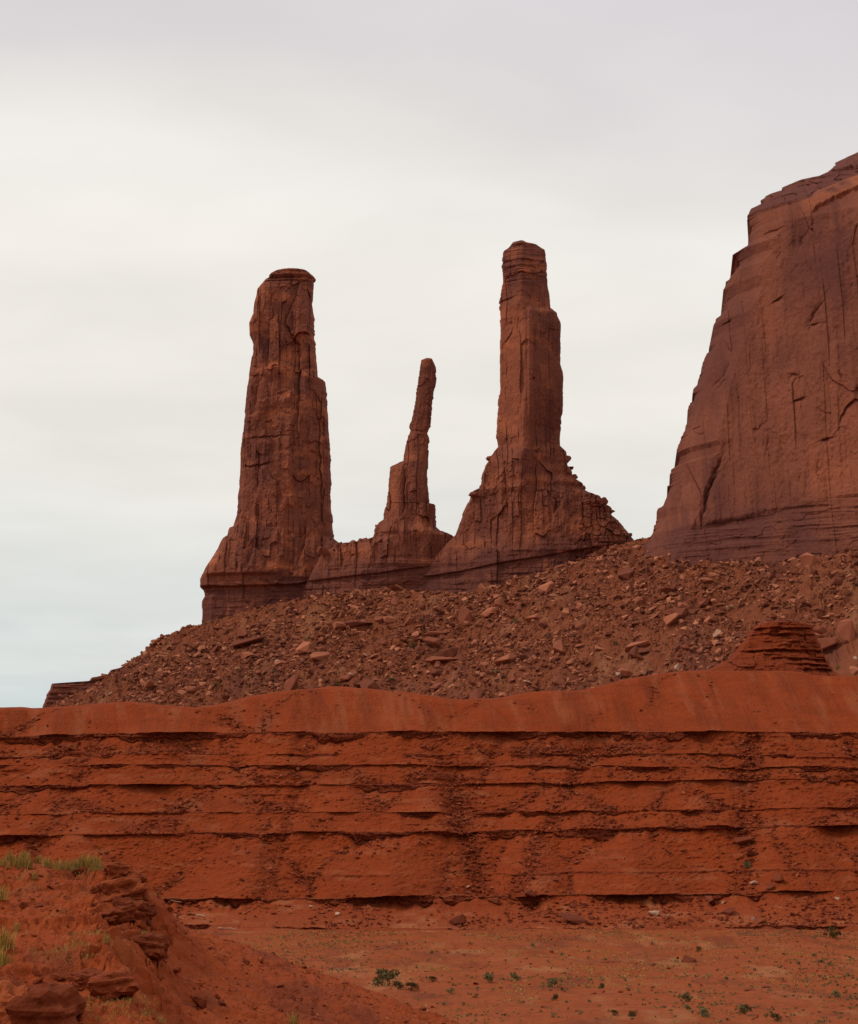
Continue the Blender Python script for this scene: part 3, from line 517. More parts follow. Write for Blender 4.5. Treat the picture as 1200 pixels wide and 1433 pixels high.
for i in range(len(LINES) - 1):
    kind, par, sd = LINES[i][1:]; cur = i
    ya, za, yb, zb = LY[i], LZ[i], LY[i + 1], LZ[i + 1]
    hpx = float(np.mean(np.abs(LINES[i][0] - LINES[i + 1][0])))
    n = int(max(9 if kind == 'cliff' else 10, hpx * 1.15))
    for j in range(n):
        t = j / n; z = za + (zb - za) * t
        sp_ = spur * (0.6 + 0.4 * i / 16)
        if kind == 'cliff':
            # recess quickly under the top lip; blocky jointed face
            y = ya + (yb - ya) * t ** 0.8
            f1, f2, r = voro(ux / 1.5 + 3 * t * vn(ux / 3, zero, sd), z / 0.9, sd); g1, g2, r2 = voro(ux / 4.5, z / 2.6, sd + 1)
            e = min(1, t * 5) 
            br = 0.55 + 0.45 * sst(-0.5, 0.1, fbm(ux / 9, zero, 2, sd + 41))
            g_ = gullies(LINES[i][0] * (1 - t) + LINES[i + 1][0] * t) if i >= 2 else zero
            br = br * PRES[i]; y = y + .5 * g_
            y = y - g_ * .5 * (f2 - .4); y = y + alcove(i - 1, ya) * (1 - t) ** 0.7
            y = y - e * br * (0.55 * (r - .5) + 0.9 * (r2 - .5)) + e * 0.35 * np.clip(1 - (f2 - f1) / .12, 0, 1)
            y = y - par * 0.35 * math.sin(math.pi * t) * vn(ux / 6, zero + z / 0.5, sd + 2)
            rk = 0.85 * (1 if t < 0.93 else 0.4) * (.3 + .7 * PRES[i]) * np.clip(1 - .4 * g_, 0, 1); pl = zero + (0.30 if t > 0.9 else 0) * (1.9 if i == 2 else 0.8); rb = np.clip(.35 * g_, 0, 1)
        else:
            y = ya + (yb - ya) * t; tt = 1 - t; pw = 3.5 if hpx > 25 else 2.0
            z = LS[i] + (LS[i + 1] - LS[i]) * t + (za - LS[i]) * (1 - t) ** pw + (zb - LS[i + 1]) * t ** pw
            g_ = gullies(LINES[i][0] * (1 - t) + LINES[i + 1][0] * t) if 2 <= i < 15 else zero
            rub = zero.copy(); y = y + .5 * g_; y = y + alcove(i, ya) * t ** 2.2
            if i in FANS:
                ap, H0_, kk = FANS[i]; fans = []; rq = random.Random(sd)
                for q in ap:
                    H = H0_ * rq.uniform(.65, 1.15); kq = kk * rq.uniform(.6, 1.2); xa = (q - 600) / F * float(np.mean(ya))
                    fans.append(H * (tt ** 0.85 + 0.25) - np.hypot(ux - xa - 2.2 * fbm(ux / 9 + q, zero + tt * 1.5, 2, sd), 1.6) * kq)
                fans = np.array(fans); fs = np.sort(fans, 0); f = 0.22 * np.log(np.exp(fans / 0.22).sum(0) + math.exp(0.25))
                y = y - (f - 0.66 * H0_ * tt) * (min(1, (1 - t) * 5) if i == 15 else 1)
                vv = np.exp(-(np.abs(fs[-1] - np.maximum(fs[-2], 0)) / (0.35 + .5 * tt)) ** 2)
                gl = sst(-.30, .15, fbm(ux / 17, zero + .3 * z / 10, 2, sd + 5)); rub = vv * gl * (0.4 + 0.6 * tt)
                y = y + (0 if i == 15 else 0.8) * t ** 3 * gl * sst(.6, 0, fs[-1])
            rub = np.maximum(rub, np.clip(.36 * g_, 0, 1))
            # broken micro ledges, gullies and lumps on the slope
            mic = fbm(ux / 18, zero + z / 1.1, 2, sd + 20); msk = sst(-0.1, 0.35, fbm(ux / 10, zero + z / 4, 3, sd + 21)) * math.sin(math.pi * t) ** 0.7
            big = 1.0 if i in (9, 11, 13) else (0.22 if i == 3 else 0.5)
            if i == 15: big = 0.15
            st = np.tanh(6 * vn(zero + z / 0.62 + 0.25 * fbm(ux / 8, zero, 2, 7), ux / 22, sd + 22))
            f1, f2, r = voro(ux / 1.1, zero + z / 0.6, sd + 23)
            y = y - big * msk * (0.30 * st + 0.35 * (r - .5) * (0.3 + rub)) - (0.30 * fbm(ux / 2.6, zero + z / 1.3, 3, sd + 24) + 0.30 * fbm(ux / .75, zero + z / .4, 2, sd + 28)) * (1 if i != 15 else .35)
            y = y - rub * 0.9 * (voro(ux / 0.85, zero + z / 0.5, sd + 26)[2] - .45)
            if i == 15: y = y - math.sin(math.pi * t) * (1.5 * np.abs(fbm(ux / 6 + 0.15 * z, zero, 2, sd + 25)) + .55 * np.abs(fbm(ux / 1.7 + .1 * z, zero + z / 9, 2, sd + 29)) - 0.35)
            if i == 3:                                  # one thin bed line half-way up the big slope
                y = y - 0.45 * np.exp(-((t - 0.36 - 0.02 * fbm(ux / 9, zero, 2, 9)) / 0.022) ** 2) * sst(-0.35, 0.15, fbm(ux / 20, zero, 2, 541))
            rk = np.clip(0.5 * msk * big * (st > 0.2) + 0.55 * rub + (0.5 * np.exp(-((t - 0.34) / 0.02) ** 2) * sst(-0.35, 0.15, fbm(ux / 20, zero, 2, 541)) if i == 3 else 0), 0, .9)
            pl = 0.45 * sst(0.1, 0.7, fbm(ux / 5, zero + z / 1.2, 4, sd + 27)) * (1.6 if i in (1,) else 0.8) + (.22 if i == 1 else 0) * (1 - t)
            if i == 15: pl = 0.30 * sst(0.0, 0.6, fbm(ux / 2.2 + .1 * z, zero + z / 7, 4, sd + 27)); rk = rk + .35 * sst(.0, .5, fbm(ux / 3 + .1 * z, zero + z / 8, 4, sd + 31))
            rb = rub * (.55 if i == 15 else 1) + (0.35 * msk if i in (9, 11, 13, 1) else 0.06 * msk) + (0 if i == 15 else .5 * sst(.1, .5, fbm(ux / 6, zero + z / 1.6, 3, sd + 33)) * (.3 + .7 * t ** 2))
        add_row(ux, y + sp_, z, rk, pl, rb)
add_row(ux, LY[-1] + spur, LZ[-1], zero, zero, zero)
for dy, dz in ((1.5, .35), (4, .4), (9, -0.3), (20, -2.5), (60, -6), (160, -9), (420, -10), (900, -14)):
    add_row(ux, LY[-1] + spur * max(0, 1 - dy / 60) + dy, LZ[-1] * max(0, 1 - dy / 70) + (1 - max(0, 1 - dy / 70)) * 45 + dz + (0.2 * fbm(ux / 4, zero + dy, 2, 549) if dy < 15 else 0), zero, zero, zero)
ter_P = np.array(P_); ter_rub = np.array(rub_); ter_iv = np.array(iv_)[:, None] + 0 * ter_rub
tag(link('terraced_hill', raw_mesh('terraced_hill', ter_P, quads(len(P_), len(ux)), M['terrace'], False, {'rock': np.array(rock_), 'pale': np.array(pale_)})), kind='structure')

# ------------------------------------------------------------------ valley floor, one sheet to the horizon
gx = axis([(-9000, -400, 800), (-400, -90, 12), (-90, 90, 0.36), (90, 400, 12), (400, 9000, 800)])
gy = axis([(-300, 0, 60), (0, 185, 8), (185, 424, 0.55), (424, 1400, 60), (1400, 15000, 1200)])
GX, GY = np.meshgrid(gx, gy)
def plain_z(X, Y):
    n = sst(150, 200, Y) * sst(440, 400, Y) * sst(130, 90, np.abs(X))
    z = 0.35 * fbm(X / 30, Y / 45, 3, 601) + 0.10 * fbm(X / 4, Y / 6, 3, 602)
    f1, f2, r = voro(X / 14 + fbm(X / 9, Y / 9, 2, 3), Y / 16, 603); z = z + 0.22 * (r - .5)     # low scarps
    st = np.tanh(7 * fbm(X / 26, Y / 13, 3, 604)); z = z + 0.16 * st + 0.17 * fbm(X / 1.2, Y / 1.9, 2, 605)
    return n * z
GZ = plain_z(GX, GY)
pl_P = np.stack([GX, GY, GZ], -1)
tag(link('ground', raw_mesh('ground', pl_P, quads(len(gy), len(gx)), M['plain'], False,
    {'rock': 0.75 * sst(0.05, 0.5, fbm(GX / 5, GY / 22, 5, 611, .65)), 'pale': 0.7 * sst(0.1, 0.6, fbm(GX / 5, GY / 26, 5, 612, .65))})), kind='structure')

# ------------------------------------------------------------------ near hill at lower left
def hill_z(X, Y, detail=True):
    xe = -0.119 * Y + 0.9 * fbm(Y / 2.6, 0 * Y, 3, 701)
    bench = 14.5 - 0.183 * np.maximum(0, 60 - Y) - 0.45 * np.maximum(0, Y - 60.5) + 0.012 * (X + 14)
    u = X - xe
    step = 1.05 * sst(-0.55, 1.5, u) * sst(40, 52, Y + 3 * vn(Y / 2.2, 0 * Y, 5)) 
    z = bench - step - 0.36 * np.maximum(0, u) - 0.08 * np.clip(X + 10.5, 0, 3.0) * sst(66, 56, Y) - 0.03 * np.maximum(0, -X - 14)
    if detail:
        lf = sst(0.6, -0.2, u)
        z = z + (0.17 + 0.22 * lf) * fbm(X / 1.5, Y / 2.4, 5, 702, .58) + 0.06 * fbm(X / 0.28, Y / 0.4, 3, 703)
        f1, f2, r = voro(X / 0.75 + 0.5 * fbm(X, Y, 2, 9), Y / 1.1, 704); m = sst(0.0, 0.5, fbm(X / 2.3, Y / 3.3, 2, 705) + 0.5 * lf - 0.25)
        z = z + 0.30 * m * np.clip(r - 0.35, 0, 1) * sst(0, 0.18, f2 - f1)
        f1, f2, r = voro(X / 0.2, Y / 0.3, 706); z = z + 0.10 * np.clip(r - 0.55, 0, 1) * sst(0, .2, f2 - f1)
        st = np.tanh(5 * vn(z / 0.22, X / 4, 707)); z = z + 0.05 * lf * st
        ed = np.exp(-((u - 0.15) / 1.1) ** 2) * sst(42, 50, Y) * sst(60.5, 57.5, Y); f1, f2, r = voro(X / 0.55 + .4 * fbm(X * 1.5, Y, 2, 19), Y / 0.9, 708); z = z + ed * (0.42 * (r - .45) * sst(0, .10, f2 - f1) + 0.10 * np.tanh(6 * vn(z / .16, X / 3, 709)))
        f1, f2, r = voro(X / 0.09, Y / 0.14, 710); z = z + 0.045 * np.clip(r - 0.55, 0, 1) * sst(0, .2, f2 - f1)
    return z
hx = axis([(-60, -13, 1.2), (-13, 2.2, 0.028), (2.2, 45, 1.5)])
hy = axis([(6, 40, 1.5), (40, 60, 0.05), (60, 64, 0.04), (64, 66, .2), (66, 110, 2)])
HX, HY = np.meshgrid(hx, hy)
HZ = hill_z(HX, HY); HZ = np.maximum(HZ, -1.0)
hill_P = np.stack([HX, HY, HZ], -1)
tag(link('near_hill', raw_mesh('near_hill', hill_P, quads(len(hy), len(hx)), M['hill'], False,
    {'rock': 0.6 * sst(0.15, 0.6, fbm(HX / 1.3, HY / 2, 4, 711)), 'pale': 0.35 * sst(0.25, 0.7, fbm(HX / 0.8, HY / 1.4, 4, 712)) * sst(0.8, -0.3, HX + 0.119 * HY)})), kind='structure')

# ------------------------------------------------------------------ finding surface points
def zbuf(P, cell=2.5):
    V = P.reshape(-1, 3); px, py, d = project(V); ok = (d > 1) & (px > -20) & (px < 1220) & (py > 150) & (py < 1450)
    idx = np.nonzero(ok)[0]; cx = ((px[idx] + 20) // cell).astype(int); cy = ((py[idx] - 150) // cell).astype(int); key = cy * 1000 + cx
    o = np.lexsort((d[idx], key)); key = key[o]; idx = idx[o]; first = np.r_[True, key[1:] != key[:-1]]
    return dict(zip(key[first].tolist(), idx[first].tolist())), V, cell
def hit(zb, px, py):
    dct, V, c = zb; x, y = int((px + 20) // c), int((py - 150) // c)
    for r in range(0, 9):
        for dy in range(-r, r + 1):
            for dx in range(-r, r + 1):
                if max(abs(dx), abs(dy)) != r: continue
                i = dct.get((y + dy) * 1000 + x + dx)
                if i is not None: return Vector([float(v) for v in V[i]])
    return None
ZB = {'talus': zbuf(tal_P), 'terrace': zbuf(ter_P), 'plain': zbuf(pl_P), 'hill': zbuf(hill_P)}

# ------------------------------------------------------------------ boulders
def rock_proto(seed, npts=13, flat=0.7, bevel=0.028, mat=None):
    r = random.Random(seed); bm = bmesh.new()
    for _ in range(npts):
        v = Vector((r.gauss(0, 1), r.gauss(0, 1), r.gauss(0, 1))).normalized()
        k = max(abs(v.x), abs(v.y), abs(v.z)) ** 0.45
        v = v / k * r.uniform(0.82, 1.0) * 0.55; bm.verts.new((v.x * 1.0, v.y * r.uniform(.85, 1), v.z * flat))
    res = bmesh.ops.convex_hull(bm, input=bm.verts)
    junk = [e for e in res['geom_interior'] + res['geom_unused'] if isinstance(e, bmesh.types.BMVert) and e.is_valid]
    if junk: bmesh.ops.delete(bm, geom=list(set(junk)), context='VERTS')
    if bevel: bmesh.ops.bevel(bm, geom=list(bm.edges), offset=bevel, segments=1, affect='EDGES', profile=0.5, clamp_overlap=True)
    bmesh.ops.triangulate(bm, faces=bm.faces)
    V = np.array([v.co[:] for v in bm.verts]); bm.verts.index_update(); T = np.array([[v.index for v in f.verts] for f in bm.faces]); bm.free()
    return V, T
PROTO = [rock_proto(100 + i, 11 + i % 5, (.55, .75, .42, .9)[i % 4]) for i in range(14)]
SMALL = [rock_proto(300 + i, 9, (.6, .8, .45)[i % 3], 0) for i in range(8)]
def round_proto(seed):
    from mathutils import noise as mn
    bm = bmesh.new(); bmesh.ops.create_icosphere(bm, subdivisions=4, radius=.5); o = Vector((seed * 3.1, seed * 1.7, 0))
    for v in bm.verts:
        c = v.co.copy(); k = max(abs(c.x), abs(c.y), abs(c.z)) / .5
        cz = Vector((c.x, c.y, c.z + .06 * mn.noise(Vector((0, 0, c.z * 9)) + o))); led = .07 * math.tanh(5 * mn.noise(Vector((c.x * 1.2, c.y * 1.2, c.z * 8)) + o)); v.co = c / k ** .7 * (1 + .34 * mn.noise(c * 2.6 + o) + .17 * mn.noise(c * 5.5 + o) + .08 * mn.noise(c * 13 + o) + led); v.co.z *= .85
    bm.verts.index_update(); V = np.array([v.co[:] for v in bm.verts]); T = np.array([[v.index for v in f.verts] for f in bm.faces]); bm.free(); return V, T
ROUND = [round_proto(i + 1) for i in range(5)]
def rock_mesh(V, T, mat, rough=0.0):
    return raw_mesh('boulder', V, T, mat, False)
BM = {k: [rock_mesh(V, T, M[k]) for V, T in PROTO] for k in ('boulder', 'boulder_red', 'boulder_pale', 'boulder_hill')}
LASTB = [None]
RM = [raw_mesh('boulder', V, T, M['boulder_hill'], False) for V, T in ROUND]
def boulder(p, size, label, group, mat='boulder', var=None, sink=0.22, rot=None, stretch=(1, 1, 1), name='boulder', cat='boulder'):
    i = rnd.randrange(14) if var is None else var
    o = link(name, BM[mat][i], None, (p[0], p[1], p[2] + size * (0.32 - sink)))
    o.rotation_euler = rot or (rnd.uniform(-.45, .45), rnd.uniform(-.45, .45), rnd.uniform(0, 6.28))
    o.scale = (size * stretch[0], size * stretch[1], size * stretch[2]); LASTB[0] = o
    return tag(o, label, cat, group)
BM['cliff'] = []
for V, T in PROTO:
    me = raw_mesh('knob', V, T, M['cliff'], False); BM['cliff'].append(me)
def knobs(thing_, pts, Y):
    for px, py, w in pts:
        p = at(px, py, Y); s = 1.45 * w * Y / F; o = link('knob', BM['cliff'][rnd.randrange(14)], thing_); o.location = p - thing_.location; o.rotation_euler = (rnd.uniform(-.3, .3), rnd.uniform(-.3, .3), rnd.uniform(0, 6)); o.scale = (s, s, s * rnd.uniform(.7, 1.2))
knobs(bpy.data.objects['rock_needle'], [(473, 767, 14), (484, 764, 11), (496, 761, 13), (504, 759, 10), (512, 759, 12), (521, 756, 11), (530, 738, 10), (603, 712, 7), (614, 746, 9), (624, 751, 9), (636, 757, 10), (455, 772, 18)], 1160)
knobs(bpy.data.objects['rock_tower.001'], [(792, 643, 10), (797, 655, 8), (803, 668, 9), (811, 683, 11), (826, 697, 13), (842, 703, 12), (852, 716, 12), (862, 731, 10), (686, 642, 10), (662, 692, 10), (878, 750, 10), (815, 700, 22), (838, 722, 24)], 1146)
def px2m(p, n): return n * (p[1] * CP + (p[2] - CAM_Z) * SP) / F

# hand-placed talus blocks: px, py (base), width px, stretch, material, variant, label
BLOCKS = [
 (648, 868, 30, (1, .9, 1.3), 'boulder', 1, 'large upright maroon boulder with one flat face just below the right tower wall'),
 (345, 902, 66, (1.2, .7, .5), 'boulder', 2, 'broad flat red rock slab under the left tower foot'),
 (448, 922, 34, (1, .8, .9), 'boulder', 0, 'big square red block right of the dark cleft in the lower left scree'),
 (425, 912, 26, (1, .8, 1.0), 'boulder', 3, 'dark red block leaning beside the big square block in the lower left scree'),
 (408, 963, 30, (.8, .7, 1.3), 'boulder', 5, 'pointed triangular red slab standing at the top edge of the red terraces'),
 (668, 978, 27, (1, .8, 1.0), 'boulder', 7, 'smooth orange block half sunk at the rim of the red terraces'),
 (500, 877, 46, (1.2, .7, .5), 'boulder', 6, 'long dark slab lying high on the scree below the needle'),
 (545, 868, 22, (1, .8, .9), 'boulder', 9, 'brown block on the scree straight below the needle'),
 (608, 892, 40, (1.2, .6, .6), 'boulder', 10, 'sloping orange slab in the middle of the scree'),
 (620, 925, 60, (1.3, .7, .5), 'boulder', 2, 'longest tilted red slab in the middle of the scree'),
 (692, 862, 17, (1, 1, .9), 'boulder', 4, 'rounded orange boulder on the scree right of the upright maroon boulder'),
 (1003, 888, 15, (.9, .8, 1), 'boulder_pale', 3, 'small pale orange block left of the layered mound'),
 (903, 944, 22, (1.2, .8, .5), 'boulder_pale', 6, 'pale flat stone at the rim left of the layered mound'),
 (738, 957, 20, (1.2, .8, .5), 'boulder_pale', 2, 'pale flat stone on the lower scree below the right tower'),
 (1130, 792, 40, (1, .8, 1.0), 'boulder', 1, 'large grey-red block leaning against the foot of the mesa wall'),
 (1172, 815, 30, (1, .8, .9), 'boulder', 8, 'bright orange boulder below the mesa near the right edge'),
 (1190, 890, 36, (.9, .7, 1.4), 'boulder', 11, 'tall brown rock slab at the right edge beside the layered mound'),
 (1156, 905, 40, (1.0, .7, 1.0), 'boulder', 5, 'brown leaning slab just right of the layered mound'),
 (1100, 870, 34, (1.3, .8, .6), 'boulder', 10, 'orange slab lying behind the top of the layered mound'),
 (575, 985, 22, (1.3, .8, .6), 'boulder', 8, 'low orange stone at the dip of the terrace rim'),
 (700, 835, 24, (1.2, .8, .6), 'boulder', 12, 'flat red block on the scree crest against the right tower pedestal'),
]
for px, py, w, st, mt, var, lab in BLOCKS:
    p = hit(ZB['talus'], px, py)
    boulder(p, px2m(p, w) / max(st[0], .9), lab, 'boulders on the scree', mt, var, rot=(rnd.uniform(-.3, .3), rnd.uniform(-.3, .3), rnd.uniform(-.5, .5)), stretch=st)

def zone(px):
    return 'below the left tower' if px < 480 else 'below the needle' if px < 640 else 'below the right tower' if px < 900 else 'below the mesa wall'
n = 0
while n < 240:
    px = rnd.uniform(150, 1200); py = rnd.uniform(800, 985)
    p = hit(ZB['talus'], px, py)
    if p is None: continue
    q = project(np.array([p]))
    if abs(q[0][0] - px) > 4 or abs(q[1][0] - py) > 4: continue
    w = 8 + 24 * rnd.random() ** 2.2
    big = w > 13
    pale = rnd.random() < 0.08
    lab = ('big ' if big else 'small ') + ('pale stone' if pale else 'red-brown angular boulder') + ' on the scree ' + zone(px)
    boulder(p, px2m(p, w), lab, ('big ' if big else 'small ') + ('pale stones' if pale else 'boulders') + ' on the scree ' + zone(px), 'boulder_pale' if pale else 'boulder', stretch=(rnd.uniform(.9, 1.4), rnd.uniform(.7, 1.1), rnd.uniform(.7, 1.2))); n += 1

def scatter(name, pts, sizes, mat, sink=0.25, aspect=(.6, 1.1)):
    """many loose stones nobody could count: one object"""
    Vs, Ts, Rs = [], [], []; off = 0
    for p, s in zip(pts, sizes):
        V, T = SMALL[rnd.randrange(8)]; a, bb, c = rnd.uniform(-.6, .6), rnd.uniform(-.6, .6), rnd.uniform(0, 6.28)
        Mx = np.array(Euler((a, bb, c)).to_matrix()); sc = s * np.array([rnd.uniform(.9, 1.4), rnd.uniform(.7, 1.1), rnd.uniform(*aspect)])
        Vs.append((V * sc) @ Mx.T + np.array([p[0], p[1], p[2] + s * (.3 - sink)])); Ts.append(T + off); off += len(V); Rs.append(np.full(len(V), rnd.random()))
    me = raw_mesh(name, np.concatenate(Vs), np.concatenate(Ts), mat, False, {'rnd': np.concatenate(Rs)})
    return tag(link(name, me), kind='stuff')
def pick(P, mask, n):
    V = P.reshape(-1, 3); w = mask.ravel().astype(float); w = w / w.sum(); return V[rng.choice(len(V), n, p=w)]
vis = (np.abs(TX) < 235) & (TY > 850) & (TY < 1200) & (TZ > 52)
dens = vis * (0.22 + sst(-0.3, 0.4, fbm(TX / 11, TY / 45, 4, 421)))
NR = 62000; pt = pick(tal_P, dens, NR); scatter('scree_rubble', pt, 0.6 + 3.4 * rng.random(NR) ** 5.5 + 0.6 * rng.random(NR), M['rubble'])
tag(bpy.data.objects['scree_rubble'], 'loose red-brown rubble covering the scree below the spires', 'rubble')

tr = ter_rub * (np.abs(ter_P[..., 0]) < 95)
pt = pick(ter_P, tr ** 1.2 + 0.01 * (np.abs(ter_P[..., 0]) < 95) * (ter_P[..., 2] < 35) * (ter_P[..., 2] > 0), 26000)
pf = (ter_iv == 1) * (np.abs(ter_P[..., 0]) < 95) * sst(-.15, .35, fbm(ter_P[..., 0] / 9, ter_P[..., 2] / 5, 3, 571) + .004 * ter_P[..., 0])
pt = np.concatenate([pt, pick(ter_P, pf, 1900)])
tag(scatter('terrace_rubble', pt, np.r_[0.14 + 1.0 * rng.random(26000) ** 5, .25 + 1.1 * rng.random(1900) ** 2.5], M['rubble_red']), 'loose dark red rubble lying in the gullies of the terraces', 'rubble')
pt = pick(pl_P, ((np.abs(GX) < 85) & (GY > 188) & (GY < 424)) * (.4 + 6 * sst(385, 418, GY) * sst(-.2, .4, fbm(GX / 8, GY / 20, 3, 651)) + 1.5 * sst(.1, .5, fbm(GX / 9, GY / 22, 3, 652))), 4200)
tag(scatter('plain_stones', pt, 0.09 + 0.55 * rng.random(4200) ** 4, M['rubble_red']), 'small red stones strewn over the flat valley floor', 'stones')
pt = pick(hill_P, ((HX > -13) & (HX < 3) & (HY > 40) & (HY < 61) & (HZ > 9)).astype(float), 9000)
tag(scatter('hill_gravel', pt, np.where(rng.random(9000) < .03, .10 + .18 * rng.random(9000), 0.02 + 0.10 * rng.random(9000) ** 5), M['rubble_hill']), 'fine red gravel on the slope of the near hill', 'gravel')

# larger rocks in the terrace gullies
TR = [(1042, 1182, 26, 'dark block hanging under the fourth terrace ledge near the right edge'), (1050, 1195, 20, 'second dark block tumbled down the right-hand gully'), (1045, 1205, 16, 'squat dark block midway down the right-hand gully'),
      (1090, 1232, 24, 'broad red block at the mouth of the right-hand gully'), (1075, 1240, 16, 'red block beside the white stone in the right-hand gully'), (955, 1188, 10, 'lone red stone on the smooth terrace face left of the right-hand gully'), (936, 1192, 9, 'lower of two lone red stones on the smooth terrace face'),
      (775, 1232, 14, 'red block in the diagonal line of rubble'), (740, 1250, 16, 'red block at the foot of the diagonal line of rubble'), (805, 1205, 10, 'small red block high in the diagonal line of rubble'),
      (650, 1215, 14, 'red block in the rubble under the dark ledge recess'), (690, 1262, 22, 'dark slab under the lowest ledge below the middle gully'), (640, 1290, 24, 'flat dark slab in front of the lowest ledge below the middle gully'),
      (1020, 1275, 26, 'dark red block in the rock pile below the right-hand gully'), (1060, 1290, 22, 'dark slab at the front of the rock pile below the right-hand gully'), (990, 1262, 18, 'upper red block of the rock pile below the right-hand gully'), (800, 1288, 40, 'long dark slab at the foot of the terraces right of the middle')]
for px, py, w, lab in TR:
    p = hit(ZB['terrace'], px, py); boulder(p, px2m(p, w), lab, 'fallen blocks on the terraces', 'boulder_red', stretch=(1.2, .9, .8))
PW = [(1057, 1236, 14, 'white stone in the right-hand gully above the lowest ledge'), (656, 1241, 10, 'white stone at the foot of the middle gully'), (657, 1248, 7, 'smaller white stone just under the white stone of the middle gully'), (914, 1278, 14, 'white stone sheltering under the lowest ledge right of the middle'), (934, 1281, 9, 'small white stone right of the white stone under the lowest ledge'),
      (472, 1279, 9, 'white stone below the lowest ledge left of the middle'), (462, 1274, 7, 'tiny white stone left of another below the lowest ledge'), (1170, 1258, 9, 'pale stone near the right edge below the lowest ledge'), (1010, 1264, 8, 'pale chip in the rock pile below the right-hand gully'), (1054, 1287, 9, 'pale chip at the front of the rock pile'), (434, 1268, 8, 'pale chip on the lowest ledge left of the middle')]
for px, py, w, lab in PW:
    p = hit(ZB['terrace'], px, py); boulder(p, px2m(p, w), lab, 'white stones on the terraces', 'boulder_pale', stretch=(1.3, .9, .7))
for k in range(46):
    pz = pick(ter_P, tr ** 2, 1)[0]; boulder(pz, rnd.uniform(.8, 1.7), 'dark red block among the loose rubble in a terrace gully', 'blocks among the rubble of the terrace gullies', 'boulder_red', stretch=(1.2, .9, .8))
PS = [(960, 1345, 28, 'flat dark red slab lying alone on the valley floor'), (1072, 1382, 14, 'dark red rock on the valley floor near the right edge'), (1052, 1386, 10, 'smaller dark rock left of the dark rock on the valley floor'), (665, 1376, 10, 'reddish brown stone between two bushes on the valley floor'), (1030, 1340, 10, 'small red stone right of the flat slab on the valley floor')]
for px, py, w, lab in PS:
    p = hit(ZB['plain'], px, py); boulder(p, px2m(p, w), lab, 'rocks on the valley floor', 'boulder_red', stretch=(1.3, .9, .5))

# near hill: outcrop blocks and stones
HB = [ (160, 1226, 30, (1.1, .9, .7), 'cracked red block level with the crest grass at the broken edge'), (190, 1258, 26, (1, .9, .8), 'red block wedged at the outer lip of the broken edge'), (163, 1288, 30, (1.2, .9, .7), 'red block low in the stack at the broken edge'), (196, 1296, 20, (.9, .9, 1), 'narrow dark block under the overhanging block'), (146, 1250, 24, (1.2, .9, .6), 'flat red block set back left of the broken edge'), (212, 1322, 22, (1, 1, .7), 'red block leaning on the brown rock'),
(178, 1240, 34, (1.0, .9, .8), 'upper weathered red block at the broken edge of the near hill'), (172, 1262, 44, (1.1, 1, .8), 'wide red block bulging from the broken edge of the near hill'), (186, 1284, 36, (1.1, 1, .9), 'overhanging red block at the broken edge with a dark hollow beneath'),
      (210, 1330, 34, (1.1, 1, .9), 'brown rock below the broken edge on the near hill slope'), (196, 1318, 18, (1, 1, 1), 'small dark rock left above the brown rock on the near hill slope'), (226, 1338, 16, (1, 1, 1), 'dark stone right of the brown rock on the near hill slope'),
      (14, 1428, 66, (1.0, 1, 1.2), 'smooth rounded boulder in the bottom left corner'), (64, 1436, 84, (1.0, 1, 1.0), 'larger smooth boulder right of the corner boulder'), (150, 1390, 48, (1.2, 1, .7), 'crumbling layered rock in the middle of the near hill'), (125, 1378, 30, (1.2, 1, .7), 'dark ledge stone left of the crumbling rock on the near hill'),
      (278, 1408, 24, (.8, .8, 1.3), 'pale red stone slab standing on the right slope of the near hill'), (245, 1362, 16, (1, 1, .9), 'dark stone above the standing slab on the near hill'), (282, 1378, 16, (1.2, 1, .8), 'red stone just above the standing slab on the near hill'),
      (30, 1268, 18, (1.3, 1, .6), 'dark crumbly stone on the upper left of the near hill'), (80, 1372, 22, (1, 1, .8), 'dark red stone above the smooth corner boulders'), (54, 1376, 16, (1.2, 1, .7), 'small dark stone above the corner boulder'), (110, 1222, 18, (1.2, 1, .7), 'red stone behind the crest grass of the near hill'), (303, 1395, 12, (1, 1, .8), 'small stone right of the standing slab on the near hill'), (355, 1410, 10, (1, 1, .8), 'tiny lone stone far right on the near hill slope')]
for px, py, w, st, lab in HB:
    p = hit(ZB['hill'], px, py); boulder(p, px2m(p, w * (1.25 if 22 < w < 50 else 1)), lab, 'rocks on the near hill', 'boulder_hill', rnd.choice((1, 3, 5, 7, 9, 11, 13)), .16, (rnd.uniform(-.2, .2), rnd.uniform(-.2, .2), rnd.uniform(0, 6)), st)
    BLAST = LASTB[0]
    if w > 22 and lab.find('slab') < 0: BLAST.data = RM[rnd.randrange(5)]

